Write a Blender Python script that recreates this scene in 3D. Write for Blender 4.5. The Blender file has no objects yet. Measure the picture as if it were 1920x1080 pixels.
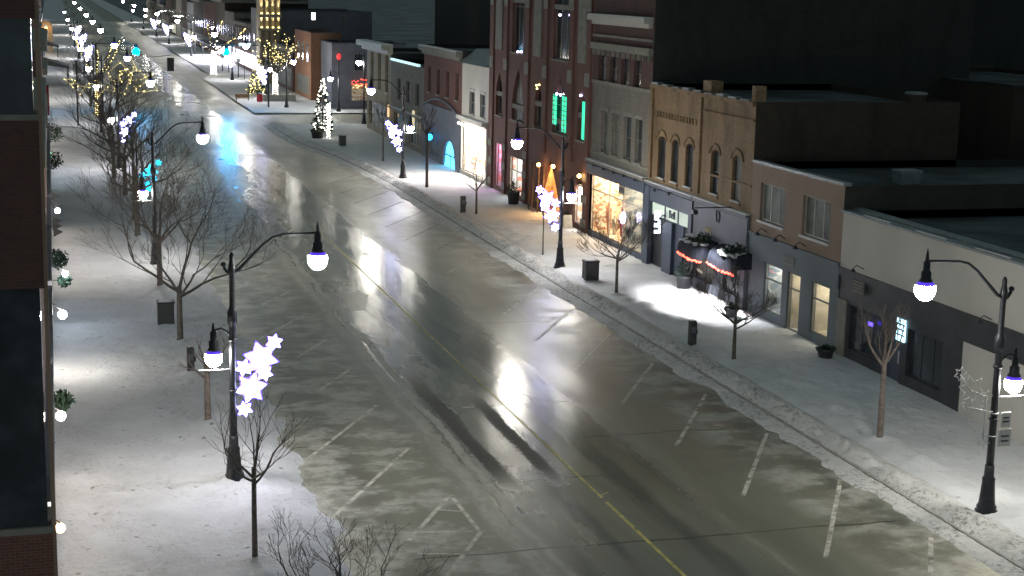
import bpy, math, random
import numpy as np
from mathutils import Vector, Matrix, noise
random.seed(7)
scn = bpy.context.scene
R = math.radians
# ------------------------------------------------------------------ camera
CAMH = 15.5
V1 = np.array([90-960, 588.0]); V2 = np.array([620-960, -15500.0])
FOC = math.sqrt(-(V1 @ V2))
_Y = np.array([V1[0], V1[1], -FOC]); _Y /= np.linalg.norm(_Y)
_D = np.array([V2[0], V2[1], -FOC]); _D /= np.linalg.norm(_D)
_Z = -_D; _Z = _Z - (_Z @ _Y)*_Y; _Z /= np.linalg.norm(_Z); _X = np.cross(_Y, _Z)
RW = np.array([_X, _Y, _Z])                     # rows: world axes seen by the camera
cam = bpy.data.cameras.new('camera'); co = bpy.data.objects.new('camera', cam)
scn.collection.objects.link(co)
cam.sensor_width = 36; cam.lens = FOC/1920*36; cam.clip_end = 3000; cam.clip_start = 0.5
m4 = Matrix([list(RW[0])+[0], list(RW[1])+[0], list(RW[2])+[CAMH], [0, 0, 0, 1]])
co.matrix_world = m4
scn.camera = co
# ------------------------------------------------------------------ night sky
w = bpy.data.worlds.new('World'); scn.world = w; w.use_nodes = True
nt = w.node_tree; bg = nt.nodes['Background']
bg.inputs[0].default_value = (.48, .64, .66, 1); bg.inputs[1].default_value = 0.20
# a faint moon for the one sun lamp
sl = bpy.data.lights.new('moonlight', 'SUN'); sl.energy = 0.012; sl.angle = R(10); sl.color = (0.75, 0.85, 1.0)
so = bpy.data.objects.new('moonlight', sl); scn.collection.objects.link(so); so.rotation_euler = (R(40), R(-25), 0)
# ------------------------------------------------------------------ exposure
scn.view_settings.view_transform = 'Standard'; scn.view_settings.look = 'None'
scn.view_settings.exposure = 0.18; scn.view_settings.gamma = 1
scn.cycles.max_bounces = 5; scn.cycles.diffuse_bounces = 2; scn.cycles.glossy_bounces = 3
scn.cycles.transparent_max_bounces = 8
scn.cycles.sample_clamp_indirect = 4; scn.cycles.use_light_tree = True
scn.cycles.use_denoising = True
GLOBE = 200.0

# ================================================================== helpers
C = scn.collection
XF = 32.2                                       # plane of the shop fronts on the right
CAM = np.array([0, 0, CAMH])
def ray(px, py): return RW @ np.array([px-960, 540-py, -FOC])
def G(px, py, z=0.0):
    d = ray(px, py); t = (z-CAMH)/d[2]; p = CAM+t*d; return (p[0], p[1], z)
def F(px, py, x=XF):
    d = ray(px, py); t = x/d[0]; p = CAM+t*d; return (p[1], p[2])
def AY(px, py, y):
    d = ray(px, py); t = y/d[1]; p = CAM+t*d; return (p[0], p[2])
def FR(x0, y0, x1, y1, x=XF):
    """measured rectangle on a front -> (ya, yb, za, zb)"""
    xm, ym = (x0+x1)/2, (y0+y1)/2
    a = F(x1, ym, x)[0]; b = F(x0, ym, x)[0]
    return (min(a, b), max(a, b), F(xm, y1, x)[1], F(xm, y0, x)[1])

class MB:
    def __init__(s): s.v = []; s.f = []; s.sm = []
    def quad(s, a, b, c, d):
        n = len(s.v); s.v += [a, b, c, d]; s.f.append((n, n+1, n+2, n+3)); s.sm.append(False); return s
    def poly(s, pts):
        n = len(s.v); s.v += list(pts); s.f.append(tuple(range(n, n+len(pts)))); s.sm.append(False); return s
    def box(s, x0, x1, y0, y1, z0, z1):
        n = len(s.v)
        s.v += [(x0,y0,z0),(x1,y0,z0),(x1,y1,z0),(x0,y1,z0),(x0,y0,z1),(x1,y0,z1),(x1,y1,z1),(x0,y1,z1)]
        for f in ((0,3,2,1),(4,5,6,7),(0,1,5,4),(1,2,6,5),(2,3,7,6),(3,0,4,7)):
            s.f.append(tuple(n+i for i in f)); s.sm.append(False)
        return s
    def tube(s, pts, rad, k=6, cap=True):
        pts = [Vector(p) for p in pts]
        if not hasattr(rad, '__len__'): rad = [rad]*len(pts)
        n = len(s.v); prev = None
        for i, p in enumerate(pts):
            t = (pts[min(i+1, len(pts)-1)]-pts[max(i-1, 0)])
            if t.length < 1e-9: t = Vector((0,0,1))
            t.normalize()
            if prev is None:
                u = t.orthogonal().normalized()
            else:
                u = prev - t*prev.dot(t)
                u = u.normalized() if u.length > 1e-6 else t.orthogonal().normalized()
            prev = u; v = t.cross(u)
            for j in range(k):
                a = 2*math.pi*j/k
                q = p+(u*math.cos(a)+v*math.sin(a))*rad[i]; s.v.append(tuple(q))
        for i in range(len(pts)-1):
            for j in range(k):
                a = n+i*k+j; b = n+i*k+(j+1) % k
                s.f.append((a, b, b+k, a+k)); s.sm.append(True)
        if cap:
            s.f.append(tuple(n+j for j in reversed(range(k)))); s.sm.append(False)
            s.f.append(tuple(n+(len(pts)-1)*k+j for j in range(k))); s.sm.append(False)
        return s
    def lathe(s, prof, k=12, c=(0,0,0)):
        n = len(s.v)
        for (r, z) in prof:
            for j in range(k):
                a = 2*math.pi*j/k; s.v.append((c[0]+r*math.cos(a), c[1]+r*math.sin(a), c[2]+z))
        for i in range(len(prof)-1):
            for j in range(k):
                a = n+i*k+j; b = n+i*k+(j+1) % k
                s.f.append((a, b, b+k, a+k)); s.sm.append(True)
        s.f.append(tuple(n+j for j in reversed(range(k)))); s.sm.append(False)
        s.f.append(tuple(n+(len(prof)-1)*k+j for j in range(k))); s.sm.append(False)
        return s
    def blob(s, c, r, k=8, sz=1.0, jit=0.0):
        prof = []
        for i in range(1, k):
            t = math.pi*i/k; prof.append((r*math.sin(t)*(1+random.uniform(-jit, jit)), -r*math.cos(t)*sz))
        s.lathe(prof, k+2, c); return s
    def prism(s, pts, d):
        """pts: 3-D outline, d: extrusion vector"""
        n = len(s.v); k = len(pts); s.v += [tuple(p) for p in pts]
        s.v += [tuple(np.array(p)+np.array(d)) for p in pts]
        s.f.append(tuple(n+i for i in range(k))); s.f.append(tuple(n+k+i for i in reversed(range(k)))); s.sm += [False]*2
        for i in range(k):
            j = (i+1) % k; s.f.append((n+i, n+k+i, n+k+j, n+j)); s.sm.append(False)
        return s
    def build(s, name, mat, parent=None, label=None, smooth=True):
        me = bpy.data.meshes.new(name)
        off = Vector((0,0,0)); p = parent
        while p is not None:
            off += p.location; p = p.parent
        me.from_pydata([(v[0]-off.x, v[1]-off.y, v[2]-off.z) for v in s.v], [], s.f)
        me.materials.append(mat)
        me.polygons.foreach_set('use_smooth', [a and smooth for a in s.sm])
        me.update()
        o = bpy.data.objects.new(name, me); C.objects.link(o)
        if parent is not None: o.parent = parent
        if label: o['label'] = label
        return o
def tag(o, label, cat, group=None):
    o['label'] = label; o['category'] = cat
    if group: o['group'] = group
    return o
def thing(name, label, cat, loc=(0,0,0), group=None):
    o = bpy.data.objects.new(name, None); C.objects.link(o); o.location = loc
    o.empty_display_size = 0.3
    return tag(o, label, cat, group)
def setting(o): o['kind'] = 'structure'; return o
def copy_tree(o, loc=None, rotz=None, label=None, parent=None):
    c = o.copy(); C.objects.link(c)
    if parent is not None: c.parent = parent
    if loc is not None: c.location = loc
    if rotz is not None: c.rotation_euler = (0, 0, rotz)
    if label: c['label'] = label
    for ch in [x for x in o.children]: copy_tree(ch, parent=c)
    return c
def pieces(name, mat, root, boxes, label=None):
    return [MB().box(*q).build(name, M[mat], root) for q in boxes]
def text_mesh(txt, size, name, mat, parent, pos, axis='facade', ext=0.015):
    cu = bpy.data.curves.new('lettering', 'FONT'); cu.body = txt; cu.size = size; cu.extrude = ext
    cu.align_x = 'CENTER'; cu.align_y = 'CENTER'
    t = bpy.data.objects.new('lettering', cu); C.objects.link(t)
    bpy.context.view_layer.update()
    me = bpy.data.meshes.new_from_object(t.evaluated_get(bpy.context.evaluated_depsgraph_get()))
    bpy.data.objects.remove(t)
    # facade facing -X, read with +Y on the left
    if axis == 'facade': M = Matrix(((0,0,-1,0),(-1,0,0,0),(0,1,0,0),(0,0,0,1)))
    else: M = Matrix(((1,0,0,0),(0,0,-1,0),(0,1,0,0),(0,0,0,1)))
    off = Vector(parent.location) if parent else Vector((0,0,0))
    me.transform(Matrix.Translation(Vector(pos)-off) @ M)
    me.materials.clear(); me.materials.append(mat)
    o = bpy.data.objects.new(name, me); C.objects.link(o)
    if parent: o.parent = parent
    return o

# ================================================================== materials
class N:
    """small expression helper over a node tree"""
    def __init__(s, mat): s.t = mat.node_tree; s.n = s.t.nodes; s.l = s.t.links
    def put(s, sock, v):
        if hasattr(v, 'is_output'): s.l.new(v, sock)
        else:
            try: sock.default_value = v
            except Exception: sock.default_value = (v[0], v[1], v[2], 1)
    def m(s, op, a, b=None, c=None, clamp=False):
        n = s.n.new('ShaderNodeMath'); n.operation = op; n.use_clamp = clamp
        s.put(n.inputs[0], a)
        if b is not None: s.put(n.inputs[1], b)
        if c is not None: s.put(n.inputs[2], c)
        return n.outputs[0]
    def pos(s):
        g = s.n.new('ShaderNodeTexCoord'); x = s.n.new('ShaderNodeSeparateXYZ')
        ge = s.n.new('ShaderNodeNewGeometry'); s.l.new(ge.outputs['Position'], x.inputs[0])
        return ge.outputs['Position'], x.outputs[0], x.outputs[1], x.outputs[2]
    def obj(s):
        g = s.n.new('ShaderNodeTexCoord'); return g.outputs['Object']
    def scale(s, v, sc):
        n = s.n.new('ShaderNodeVectorMath'); n.operation = 'MULTIPLY'; s.put(n.inputs[0], v); n.inputs[1].default_value = sc
        return n.outputs[0]
    def noise(s, v, sc, det=4, rough=0.55, dist=0.0):
        n = s.n.new('ShaderNodeTexNoise'); s.put(n.inputs['Vector'], v); n.inputs['Scale'].default_value = sc
        n.inputs['Detail'].default_value = det; n.inputs['Roughness'].default_value = rough
        n.inputs['Distortion'].default_value = dist; return n.outputs['Fac']
    def ramp(s, v, a, b, lo=0.0, hi=1.0):
        n = s.n.new('ShaderNodeMapRange'); n.clamp = True; n.interpolation_type = 'SMOOTHSTEP'
        s.put(n.inputs[0], v); s.put(n.inputs[1], a); s.put(n.inputs[2], b); n.inputs[3].default_value = lo; n.inputs[4].default_value = hi
        return n.outputs[0]
    def band(s, x, c, w, soft):
        d = s.m('ABSOLUTE', s.m('SUBTRACT', x, c)); return s.ramp(d, w, w+soft, 1.0, 0.0)
    def mix(s, f, a, b):
        n = s.n.new('ShaderNodeMix'); n.data_type = 'RGBA'
        s.put(n.inputs[0], f); s.put(n.inputs[6], a if hasattr(a, 'is_output') else (*a, 1)); s.put(n.inputs[7], b if hasattr(b, 'is_output') else (*b, 1))
        return n.outputs[2]
    def mixf(s, f, a, b):
        n = s.n.new('ShaderNodeMix'); n.data_type = 'FLOAT'
        s.put(n.inputs[0], f); s.put(n.inputs[2], a); s.put(n.inputs[3], b); return n.outputs[0]
    def bump(s, h, st=0.5, d=0.05):
        n = s.n.new('ShaderNodeBump'); s.put(n.inputs['Strength'], st); n.inputs['Distance'].default_value = d
        s.put(n.inputs['Height'], h); return n.outputs[0]
def newmat(name):
    m = bpy.data.materials.new(name); m.use_nodes = True
    return m, m.node_tree.nodes['Principled BSDF'], N(m)
def plain(name, col, rough=0.7, metal=0.0, var=0.15, sc=3.0, bump=0.0, spec=0.4):
    m, b, n = newmat(name); v, x, y, z = n.pos()
    f = n.noise(v, sc, 5)
    lo = tuple(c*(1-var) for c in col); hi = tuple(min(1, c*(1+var)) for c in col)
    n.put(b.inputs['Base Color'], n.mix(n.ramp(f, .3, .7), lo, hi))
    b.inputs['Roughness'].default_value = rough; b.inputs['Metallic'].default_value = metal
    b.inputs['Specular IOR Level'].default_value = spec
    if bump: n.put(b.inputs['Normal'], n.bump(n.noise(v, sc*6, 4), bump, .02))
    return m
def glow(name, col, st, light=True):
    m = bpy.data.materials.new(name); m.use_nodes = True; t = m.node_tree
    b = t.nodes['Principled BSDF']; b.inputs['Base Color'].default_value = (*[min(.8, c) for c in col], 1)
    b.inputs['Emission Color'].default_value = (*col, 1); b.inputs['Emission Strength'].default_value = st
    m.cycles.emission_sampling = 'AUTO' if light else 'NONE'
    return m
def worn(name, col, keep=.5):
    m = plain(name, col, .6, 0, .3, 2.5); n = N(m); b = n.n['Principled BSDF']; v, x, y, z = n.pos()
    n.put(b.inputs['Alpha'], n.m('MULTIPLY', n.ramp(n.noise(v, 1.1, 6, .7), .5-keep*.30, .5), n.ramp(y, 70, 110, 1.0, .4)))
    return m
def brick(name, c1, c2, mortar, bw=0.22, bh=0.075, stain=0.35, bump=.4):
    m, b, n = newmat(name); v, x, y, z = n.pos()
    cb = n.n.new('ShaderNodeCombineXYZ'); n.put(cb.inputs[0], n.m('ADD', x, y)); n.put(cb.inputs[1], z)
    t = n.n.new('ShaderNodeTexBrick'); n.put(t.inputs['Vector'], cb.outputs[0])
    t.inputs['Color1'].default_value = (*c1, 1); t.inputs['Color2'].default_value = (*c2, 1); t.inputs['Mortar'].default_value = (*mortar, 1)
    t.inputs['Scale'].default_value = 1.0; t.inputs['Brick Width'].default_value = bw; t.inputs['Row Height'].default_value = bh
    t.inputs['Mortar Size'].default_value = 0.008; t.inputs['Bias'].default_value = -.1
    st = n.ramp(n.noise(n.scale(v, (1, 1, .35)), .9, 6, .65), .42, .72)
    sp = n.ramp(n.noise(v, 5, 3, .7), .5, .75)
    col = n.mix(n.m('MULTIPLY', st, stain), t.outputs['Color'], tuple(c*.35 for c in c1))
    col = n.mix(n.m('MULTIPLY', sp, stain*.7), col, tuple(c*.45 for c in c2))
    n.put(b.inputs['Base Color'], col)
    b.inputs['Roughness'].default_value = .85
    n.put(b.inputs['Normal'], n.bump(t.outputs['Fac'], bump, -.01))
    return m

def road_material():
    m, b, n = newmat('wet_asphalt'); v, x, y, z = n.pos()
    st = n.scale(v, (1.0, .10, 1))                      # stretched along the street by the wheels
    big = n.noise(n.scale(v, (1, .45, 1)), .16, 4, .6)
    tr = n.noise(st, 1.1, 5, .6, .6)
    fine = n.noise(v, 14, 3, .6)
    base = n.mix(n.ramp(tr, .3, .7), (.134, .131, .096), (.212, .205, .156))
    base = n.mix(n.ramp(big, .35, .65), base, (.158, .152, .116))
    base = n.mix(n.m('MULTIPLY', n.ramp(fine, .45, .75), .25), base, (.22, .20, .17))
    wob = n.m('MULTIPLY', n.m('SUBTRACT', n.noise(n.scale(v, (0, 1, 0)), .22, 3), .5), .9)
    xw = n.m('ADD', x, wob)
    # dried tan paths either side of the wheel tracks, dark wheel tracks
    for cx, wd, kk in ((13.45, .28, .55), (15.05, .26, .60), (17.2, .35, .38), (18.6, .3, .30)):
        f = n.m('MULTIPLY', n.band(xw, cx, wd*.5, .45), n.ramp(n.noise(st, .9, 3, .5), .38, .66))
        base = n.mix(n.m('MULTIPLY', f, kk*1.5), base, (.034, .033, .032))
    # bare black strips where the wheels have scraped to the tar
    def strip(cx, w, ya, yb):
        f = n.m('MULTIPLY', n.ramp(y, ya-2.5, ya+1.2), n.ramp(y, yb-2.0, yb+4.5, 1.0, 0.0))
        edge = n.m('ADD', n.m('MULTIPLY', n.m('SUBTRACT', n.noise(v, 5, 4, .7), .5), .8), n.m('MULTIPLY', n.m('SUBTRACT', n.noise(n.scale(v, (0, 1, 0)), .3, 3, .6), .5), .35))
        d = n.m('ABSOLUTE', n.m('SUBTRACT', n.m('ADD', x, edge), cx))
        return n.m('MULTIPLY', f, n.ramp(d, w, w+.08, 1.0, 0.0))
    dark = n.m('MAXIMUM', strip(15.08, .24, 47.0, 56.0), strip(13.47, .26, 47.2, 58.0))
    # slush: ridges pushed up between lane and stalls, thin patches in the stalls
    brk = n.noise(n.scale(v, (1, .35, 1)), 2.4, 6, .72, .4)
    ridge = n.m('MULTIPLY', n.band(xw, 12.25, .05, .40), n.ramp(brk, .33, .58))
    ridge = n.m('MAXIMUM', ridge, n.m('MULTIPLY', n.band(xw, 12.85, .04, .16), n.ramp(brk, .34, .54)))
    rid2 = n.m('MULTIPLY', n.m('MULTIPLY', n.band(n.m('ADD', xw, n.m('MULTIPLY', n.noise(v, 1.8, 4, .6), .5)), 19.15, .01, .22), n.ramp(brk, .40, .68)), .45)
    pz = n.noise(n.scale(v, (.8, 1.0, 1)), .70, 7, .66, .25)
    lz = n.ramp(x, 7.0, 9.0, 1.0, .8); lz = n.m('MULTIPLY', lz, n.ramp(x, 11.2, 12.4, 1.0, 0.0))
    rz = n.m('MULTIPLY', n.ramp(x, 20.8, 22.6), .75)
    patch = n.m('MULTIPLY', n.ramp(pz, .43, .60), n.m('MAXIMUM', lz, rz))
    gut = n.m('MULTIPLY', n.m('MAXIMUM', n.ramp(x, 7.0, 8.3, 1.0, 0.0), n.ramp(x, 24.0, 24.9)), n.ramp(brk, .34, .6))
    snow = n.m('MAXIMUM', patch, gut)
    snow = n.m('MULTIPLY', snow, n.ramp(n.noise(v, 2.2, 6, .7), .15, .60))
    snow = n.m('MAXIMUM', snow, n.m('MAXIMUM', n.m('MULTIPLY', ridge, .8), rid2))
    # thaw water dark along the gutters
    wet = n.m('MAXIMUM', n.band(xw, 8.7, .2, .9), n.m('MULTIPLY', n.band(xw, 23.9, .2, .7), .9))
    base = n.mix(n.m('MULTIPLY', wet, .45), base, (.05, .05, .046))
    base = n.mix(n.m('MULTIPLY', snow, .75), base, (.52, .51, .47))
    # cracks and joints
    def crossline(yc, amp=.25, xa=7, xb=25, wd=.02):
        q = n.m('ADD', y, n.m('MULTIPLY', n.m('SUBTRACT', n.noise(n.scale(v, (1, 0, 0)), .5, 4), .5), amp))
        f = n.band(q, yc, wd, .05)
        return n.m('MULTIPLY', f, n.m('MULTIPLY', n.ramp(x, xa, xa+.3), n.ramp(x, xb-.3, xb, 1.0, 0.0)))
    cr = crossline(55.3, .5, 13.6, 19.2)
    for a in ((46.3, .2, 12.6, 17.5, .015), (69.5, .4, 17.5, 21.8, .03), (61.2, .5, 8, 12, .02), (86.0, .5, 12, 19, .03), (104.0, .6, 10, 22, .04), (63.8, .4, 14, 17.2, .03), (40.2, .5, 9, 24, .02), (77.5, .6, 13, 20, .03), (95.0, .6, 12, 22, .04), (50.6, .8, 17, 23, .02)):
        cr = n.m('MAXIMUM', cr, crossline(*a))
    q = n.m('ADD', x, n.m('MULTIPLY', n.m('SUBTRACT', n.noise(n.scale(v, (0, 1, 0)), .35, 5, .6), .5), 2.4))
    lc = n.m('MULTIPLY', n.band(q, 16.9, .025, .05), n.m('MULTIPLY', n.ramp(y, 54.5, 55.5), n.ramp(y, 71, 72, 1.0, 0.0)))
    cr = n.m('MAXIMUM', cr, lc)
    base = n.mix(n.m('MULTIPLY', cr, .85), base, (.012, .012, .012))
    dark = n.m('MULTIPLY', dark, n.ramp(n.noise(v, 2.0, 5, .7), .18, .42))
    base = n.mix(n.m('MULTIPLY', dark, .92), base, (.014, .012, .013))
    n.put(b.inputs['Base Color'], base)
    rr = n.mixf(n.ramp(n.noise(n.scale(v, (1, .3, 1)), .55, 4, .55, .3), .32, .72), .19, .33)
    wz = n.m('MULTIPLY', n.band(n.m('ADD', xw, n.m('MULTIPLY', n.m('SUBTRACT', big, .5), 2.5)), 16.7, 1.2, 1.0), n.ramp(n.noise(n.scale(v, (1, .5, 1)), .30, 3, .5), .25, .5))
    rr = n.mixf(wz, rr, .17)
    rr = n.m('ADD', rr, n.ramp(y, 95, 150, 0.0, .07))
    rr = n.m('ADD', rr, n.ramp(x, 18.0, 19.2, 0.0, .10))
    rr = n.m('ADD', rr, n.m('MULTIPLY', n.m('SUBTRACT', n.noise(v, 9, 4, .75), .5), .10))
    rr = n.mixf(snow, rr, .75); rr = n.mixf(dark, rr, .62)
    rr = n.mixf(n.m('MULTIPLY', n.ramp(x, 12.6, 11.6), .7), rr, .5)
    rr = n.mixf(n.m('MULTIPLY', n.ramp(x, 20.0, 21.0), .35), rr, .45)
    n.put(b.inputs['Roughness'], rr)
    b.inputs['Specular IOR Level'].default_value = .95
    b.inputs['Specular Tint'].default_value = (1.0, .97, .72, 1)
    h = n.m('ADD', n.m('MULTIPLY', n.noise(v, 22, 3, .6), .34), n.m('MULTIPLY', n.noise(n.scale(v, (1, .5, 1)), .5, 2, .4), .12))
    h = n.m('ADD', h, n.m('MULTIPLY', snow, .12))
    n.put(b.inputs['Normal'], n.bump(h, .30, .03))
    return m
def snow_material(name, dirt=.3, col=(.66, .65, .64), trod=.3, d0=.60):
    m, b, n = newmat(name); v, x, y, z = n.pos()
    a = n.noise(v, .5, 5, .6); d = n.noise(v, 5.5, 6, .75); sp = n.noise(v, 2.6, 3, .5)
    c = n.mix(n.ramp(a, .3, .7), tuple(k*.84 for k in col), col)
    c = n.mix(n.m('MULTIPLY', n.m('MULTIPLY', n.ramp(d, d0, d0+.16), n.ramp(n.noise(v, .45, 4, .6), .38, .62)), dirt), c, (.20, .185, .17))
    # scattered boot marks
    vo = n.n.new('ShaderNodeTexVoronoi'); n.put(vo.inputs['Vector'], v); vo.inputs['Scale'].default_value = 1.7
    boots = n.m('MULTIPLY', n.ramp(n.m('ADD', vo.outputs['Distance'], n.m('MULTIPLY', d, .25)), .20, .30, 1.0, 0.0), n.ramp(a, .44, .60))
    c = n.mix(n.m('MULTIPLY', boots, trod), c, (.20, .19, .18))
    n.put(b.inputs['Base Color'], c); b.inputs['Roughness'].default_value = .8
    b.inputs['Specular IOR Level'].default_value = .25
    h = n.m('ADD', n.noise(v, 1.2, 6, .62), n.m('MULTIPLY', n.noise(v, 7, 4, .7), .45))
    h = n.m('SUBTRACT', h, n.m('MULTIPLY', boots, .35))
    n.put(b.inputs['Normal'], n.bump(h, .8, .14))
    return m
def glass_material(name, tint=(.02, .025, .03), rough=.08):
    m, b, n = newmat(name); v, x, y, z = n.pos()
    f = n.ramp(n.noise(v, .7, 3), .35, .7)
    n.put(b.inputs['Base Color'], n.mix(f, tint, tuple(c*2.6 for c in tint)))
    b.inputs['Roughness'].default_value = rough; b.inputs['Specular IOR Level'].default_value = .8
    n.put(b.inputs['Normal'], n.bump(n.noise(v, 1.3, 2), .12, .05))
    return m
def clear_glass():
    m = bpy.data.materials.new('shop_glass'); m.use_nodes = True; t = m.node_tree; t.nodes.clear()
    o = t.nodes.new('ShaderNodeOutputMaterial'); mx = t.nodes.new('ShaderNodeMixShader')
    tr = t.nodes.new('ShaderNodeBsdfTransparent'); gl = t.nodes.new('ShaderNodeBsdfGlossy'); gl.inputs['Roughness'].default_value = .05
    mx.inputs[0].default_value = .10; t.links.new(tr.outputs[0], mx.inputs[1]); t.links.new(gl.outputs[0], mx.inputs[2])
    t.links.new(mx.outputs[0], o.inputs[0]); return m
def display_material(name, cols, sc=2.2, st=1.0):
    """goods on the back shelves of a lit shop"""
    m, b, n = newmat(name); v, x, y, z = n.pos()
    vo = n.n.new('ShaderNodeTexVoronoi'); n.put(vo.inputs['Vector'], n.scale(v, (1, 1, 1.6))); vo.inputs['Scale'].default_value = sc
    sep = n.n.new('ShaderNodeSeparateColor'); n.put(sep.inputs[0], vo.outputs['Color'])
    c = n.mix(n.ramp(sep.outputs[0], .3, .7), cols[0], cols[1]); c = n.mix(n.ramp(sep.outputs[1], .55, .8), c, cols[2])
    n.put(b.inputs['Base Color'], c); b.inputs['Roughness'].default_value = .7
    return m
M = {}
M['road'] = road_material()
M['snow_walk'] = snow_material('trodden_snow', .65, (.585, .595, .625), .8, .52)
M['snow_right'] = snow_material('swept_snow', .45, (.66, .665, .675), .4, .56)
M['snow_bank'] = snow_material('ploughed_snow', 1.0, (.60, .595, .58), .0, .47)
M['snow_clean'] = snow_material('fresh_snow', .05, (.74, .74, .74), .0)
M['ground'] = plain('snowy_ground', (.16, .17, .18), .9, 0, .4, .08)
M['kerb'] = plain('kerb_concrete', (.30, .29, .27), .8, 0, .2, 4, .3)
M['yellow'] = worn('worn_yellow_paint', (.42, .37, .12), 1.0)
M['white_paint'] = worn('worn_white_paint', (.46, .44, .38), .9)
M['white_paint_left'] = worn('slush_covered_paint', (.48, .46, .40), .95)
M['iron'] = plain('black_iron', (.022, .024, .03), .42, .35, .3, 6, .15, .5)
M['globe'] = glow('lit_lamp_globe', (1.0, .965, .89), GLOBE)
M['globe_far'] = glow('lit_far_globe', (1.0, .965, .88), GLOBE*.8)
M['lamp_fringe'] = glow('violet_lens_fringe', (.12, .06, 1.0), .7, False)  # violet lens fringe above the globes, put in as a glowing colour
M['star'] = glow('white_star_lights', (.72, .74, 1.0), 26.0)
M['star_fringe'] = glow('violet_glow', (.14, .08, 1.0), 2.2, False)  # violet lens fringe of the stars as a glow; the indicator shares it
M['cyan_star'] = glow('cyan_star_lights', (.02, .55, .85), 3.0, False)
M['star_off'] = plain('unlit_star_tubes', (.36, .36, .37), .5)
M['bark'] = plain('bark', (.10, .09, .08), .9, 0, .35, 8, .5)
M['bark_pale'] = plain('pale_bark', (.17, .14, .12), .9, 0, .3, 8, .4)
M['warm_bulb'] = glow('warm_tree_bulbs', (1.0, .78, .28), 6.0, False)
M['white_bulb'] = glow('white_tree_bulbs', (1.0, .92, .78), 14.0, False)
M['red_bulb'] = glow('red_string_bulbs', (1.0, .07, .04), 9.0, False)
M['green_bulb'] = glow('green_bulbs', (.1, 1.0, .35), 4.0, False)
M['green_glow'] = glow('green_window_light', (.0, .85, .42), 1.0)
M['blue_glow'] = glow('blue_door_light', (.08, .55, 1.0), 3.2)
M['signal_blue'] = glow('signal_light', (.0, .42, 1.0), 330.0)
M['brick_red'] = brick('red_brick', (.165, .062, .050), (.12, .046, .040), (.17, .13, .11))
M['brick_dark'] = brick('dark_red_brick', (.105, .050, .044), (.08, .040, .036), (.09, .07, .06))
M['brick_buff'] = brick('buff_brick', (.28, .185, .098), (.225, .148, .08), (.22, .17, .11), .30, .10, .75, .7)
M['brick_orange'] = brick('orange_brick', (.30, .125, .062), (.24, .10, .05), (.2, .14, .1))
M['stone_grey'] = brick('grey_stone_blocks', (.20, .185, .155), (.17, .155, .135), (.12, .11, .10), .6, .25, .35)
M['stone'] = plain('pale_stone', (.22, .215, .185), .8, 0, .15, 2, .2)
M['beige'] = plain('beige_render', (.27, .20, .155), .85, 0, .10, .7, .1)
M['white_wall'] = plain('white_render', (.52, .50, .46), .8, 0, .07, .4, .1)
M['white_metal'] = plain('white_frames', (.50, .50, .49), .5)
M['cream'] = plain('cream_frames', (.46, .42, .33), .6)
M['grey_shop'] = plain('grey_shopfront_paint', (.115, .125, .155), .6, 0, .12, .8)
M['blue_shop'] = plain('blue_grey_shopfront', (.055, .070, .105), .5, 0, .12, .8)
M['teal_shop'] = plain('teal_grey_fascia', (.095, .125, .145), .6, 0, .10, .6)
M['black_shop'] = plain('dark_shopfront', (.030, .034, .042), .45, 0, .3, .9)
M['tan'] = plain('tan_stone', (.30, .25, .17), .8, 0, .15, 1.2, .2)
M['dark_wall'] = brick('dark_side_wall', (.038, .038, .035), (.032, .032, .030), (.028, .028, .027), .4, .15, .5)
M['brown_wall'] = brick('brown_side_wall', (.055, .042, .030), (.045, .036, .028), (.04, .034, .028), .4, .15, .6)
M['roof'] = plain('dark_roof_felt', (.045, .056, .062), .85, 0, .75, .30)
M['metal_strip'] = plain('roof_flashing', (.22, .25, .26), .5, .3)
M['glass'] = glass_material('dark_window_glass')
M['glass_grey'] = plain('curtained_glass', (.13, .14, .125), .6, 0, .35, 1.2, 0, .25)
M['glass_lit'] = glow('dim_lit_window', (.75, .72, .58), .30, False)
M['shop_glass'] = clear_glass()
M['panel_warm'] = glow('warm_shop_ceiling_light', (1.0, .82, .60), 13.0)
M['awning_cloth'] = plain('dark_awning_cloth', (.018, .020, .028), .95, 0, .3, 4, 0, .1)
M['panel_entry'] = glow('amber_entrance_light', (1.0, .62, .28), 26.0); M['wood_light'] = plain('pale_timber', (.50, .30, .15), .7, 0, .35, 3)
M['panel_white'] = glow('white_shop_ceiling_light', (1.0, .93, .85), 42.0)
M['panel_cool'] = glow('cool_shop_ceiling_light', (.85, .93, 1.0), 9.0)
M['panel_dim'] = glow('dim_shop_light', (1.0, .93, .76), 8.0)
M['left_warm'] = glow('dim_warm_left_windows', (1.0, .86, .72), 1.2); M['left_cool'] = glow('dim_cool_left_windows', (.7, .8, 1.0), .7)
M['panel_pink'] = glow('pink_shop_light', (.85, .45, .95), 24.0)
M['goods_warm'] = display_material('warm_goods', ((.70, .60, .42), (.42, .22, .12), (.80, .74, .60)), 4.0)
M['goods_white'] = display_material('pale_goods', ((.8, .78, .72), (.6, .58, .5), (.75, .3, .18)), 2.0)
M['goods_dim'] = display_material('dim_goods', ((.35, .34, .30), (.18, .2, .19), (.5, .46, .36)), 2.5)
M['screen'] = glow('bright_screen', (.45, .82, 1.0), 3.0, False)
M['sign_white'] = glow('lit_white_sign', (.78, .85, 1.0), 2.4, False)
M['sign_soft'] = glow('softly_lit_sign', (.62, .72, .62), .22, False)
M['lantern'] = glow('orange_lantern', (1.0, .50, .15), 26.0)
M['red_cloth'] = plain('red_cloth', (.35, .02, .03), .7)
M['evergreen'] = plain('evergreen_needles', (.025, .05, .03), .8, 0, .5, 9)
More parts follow.
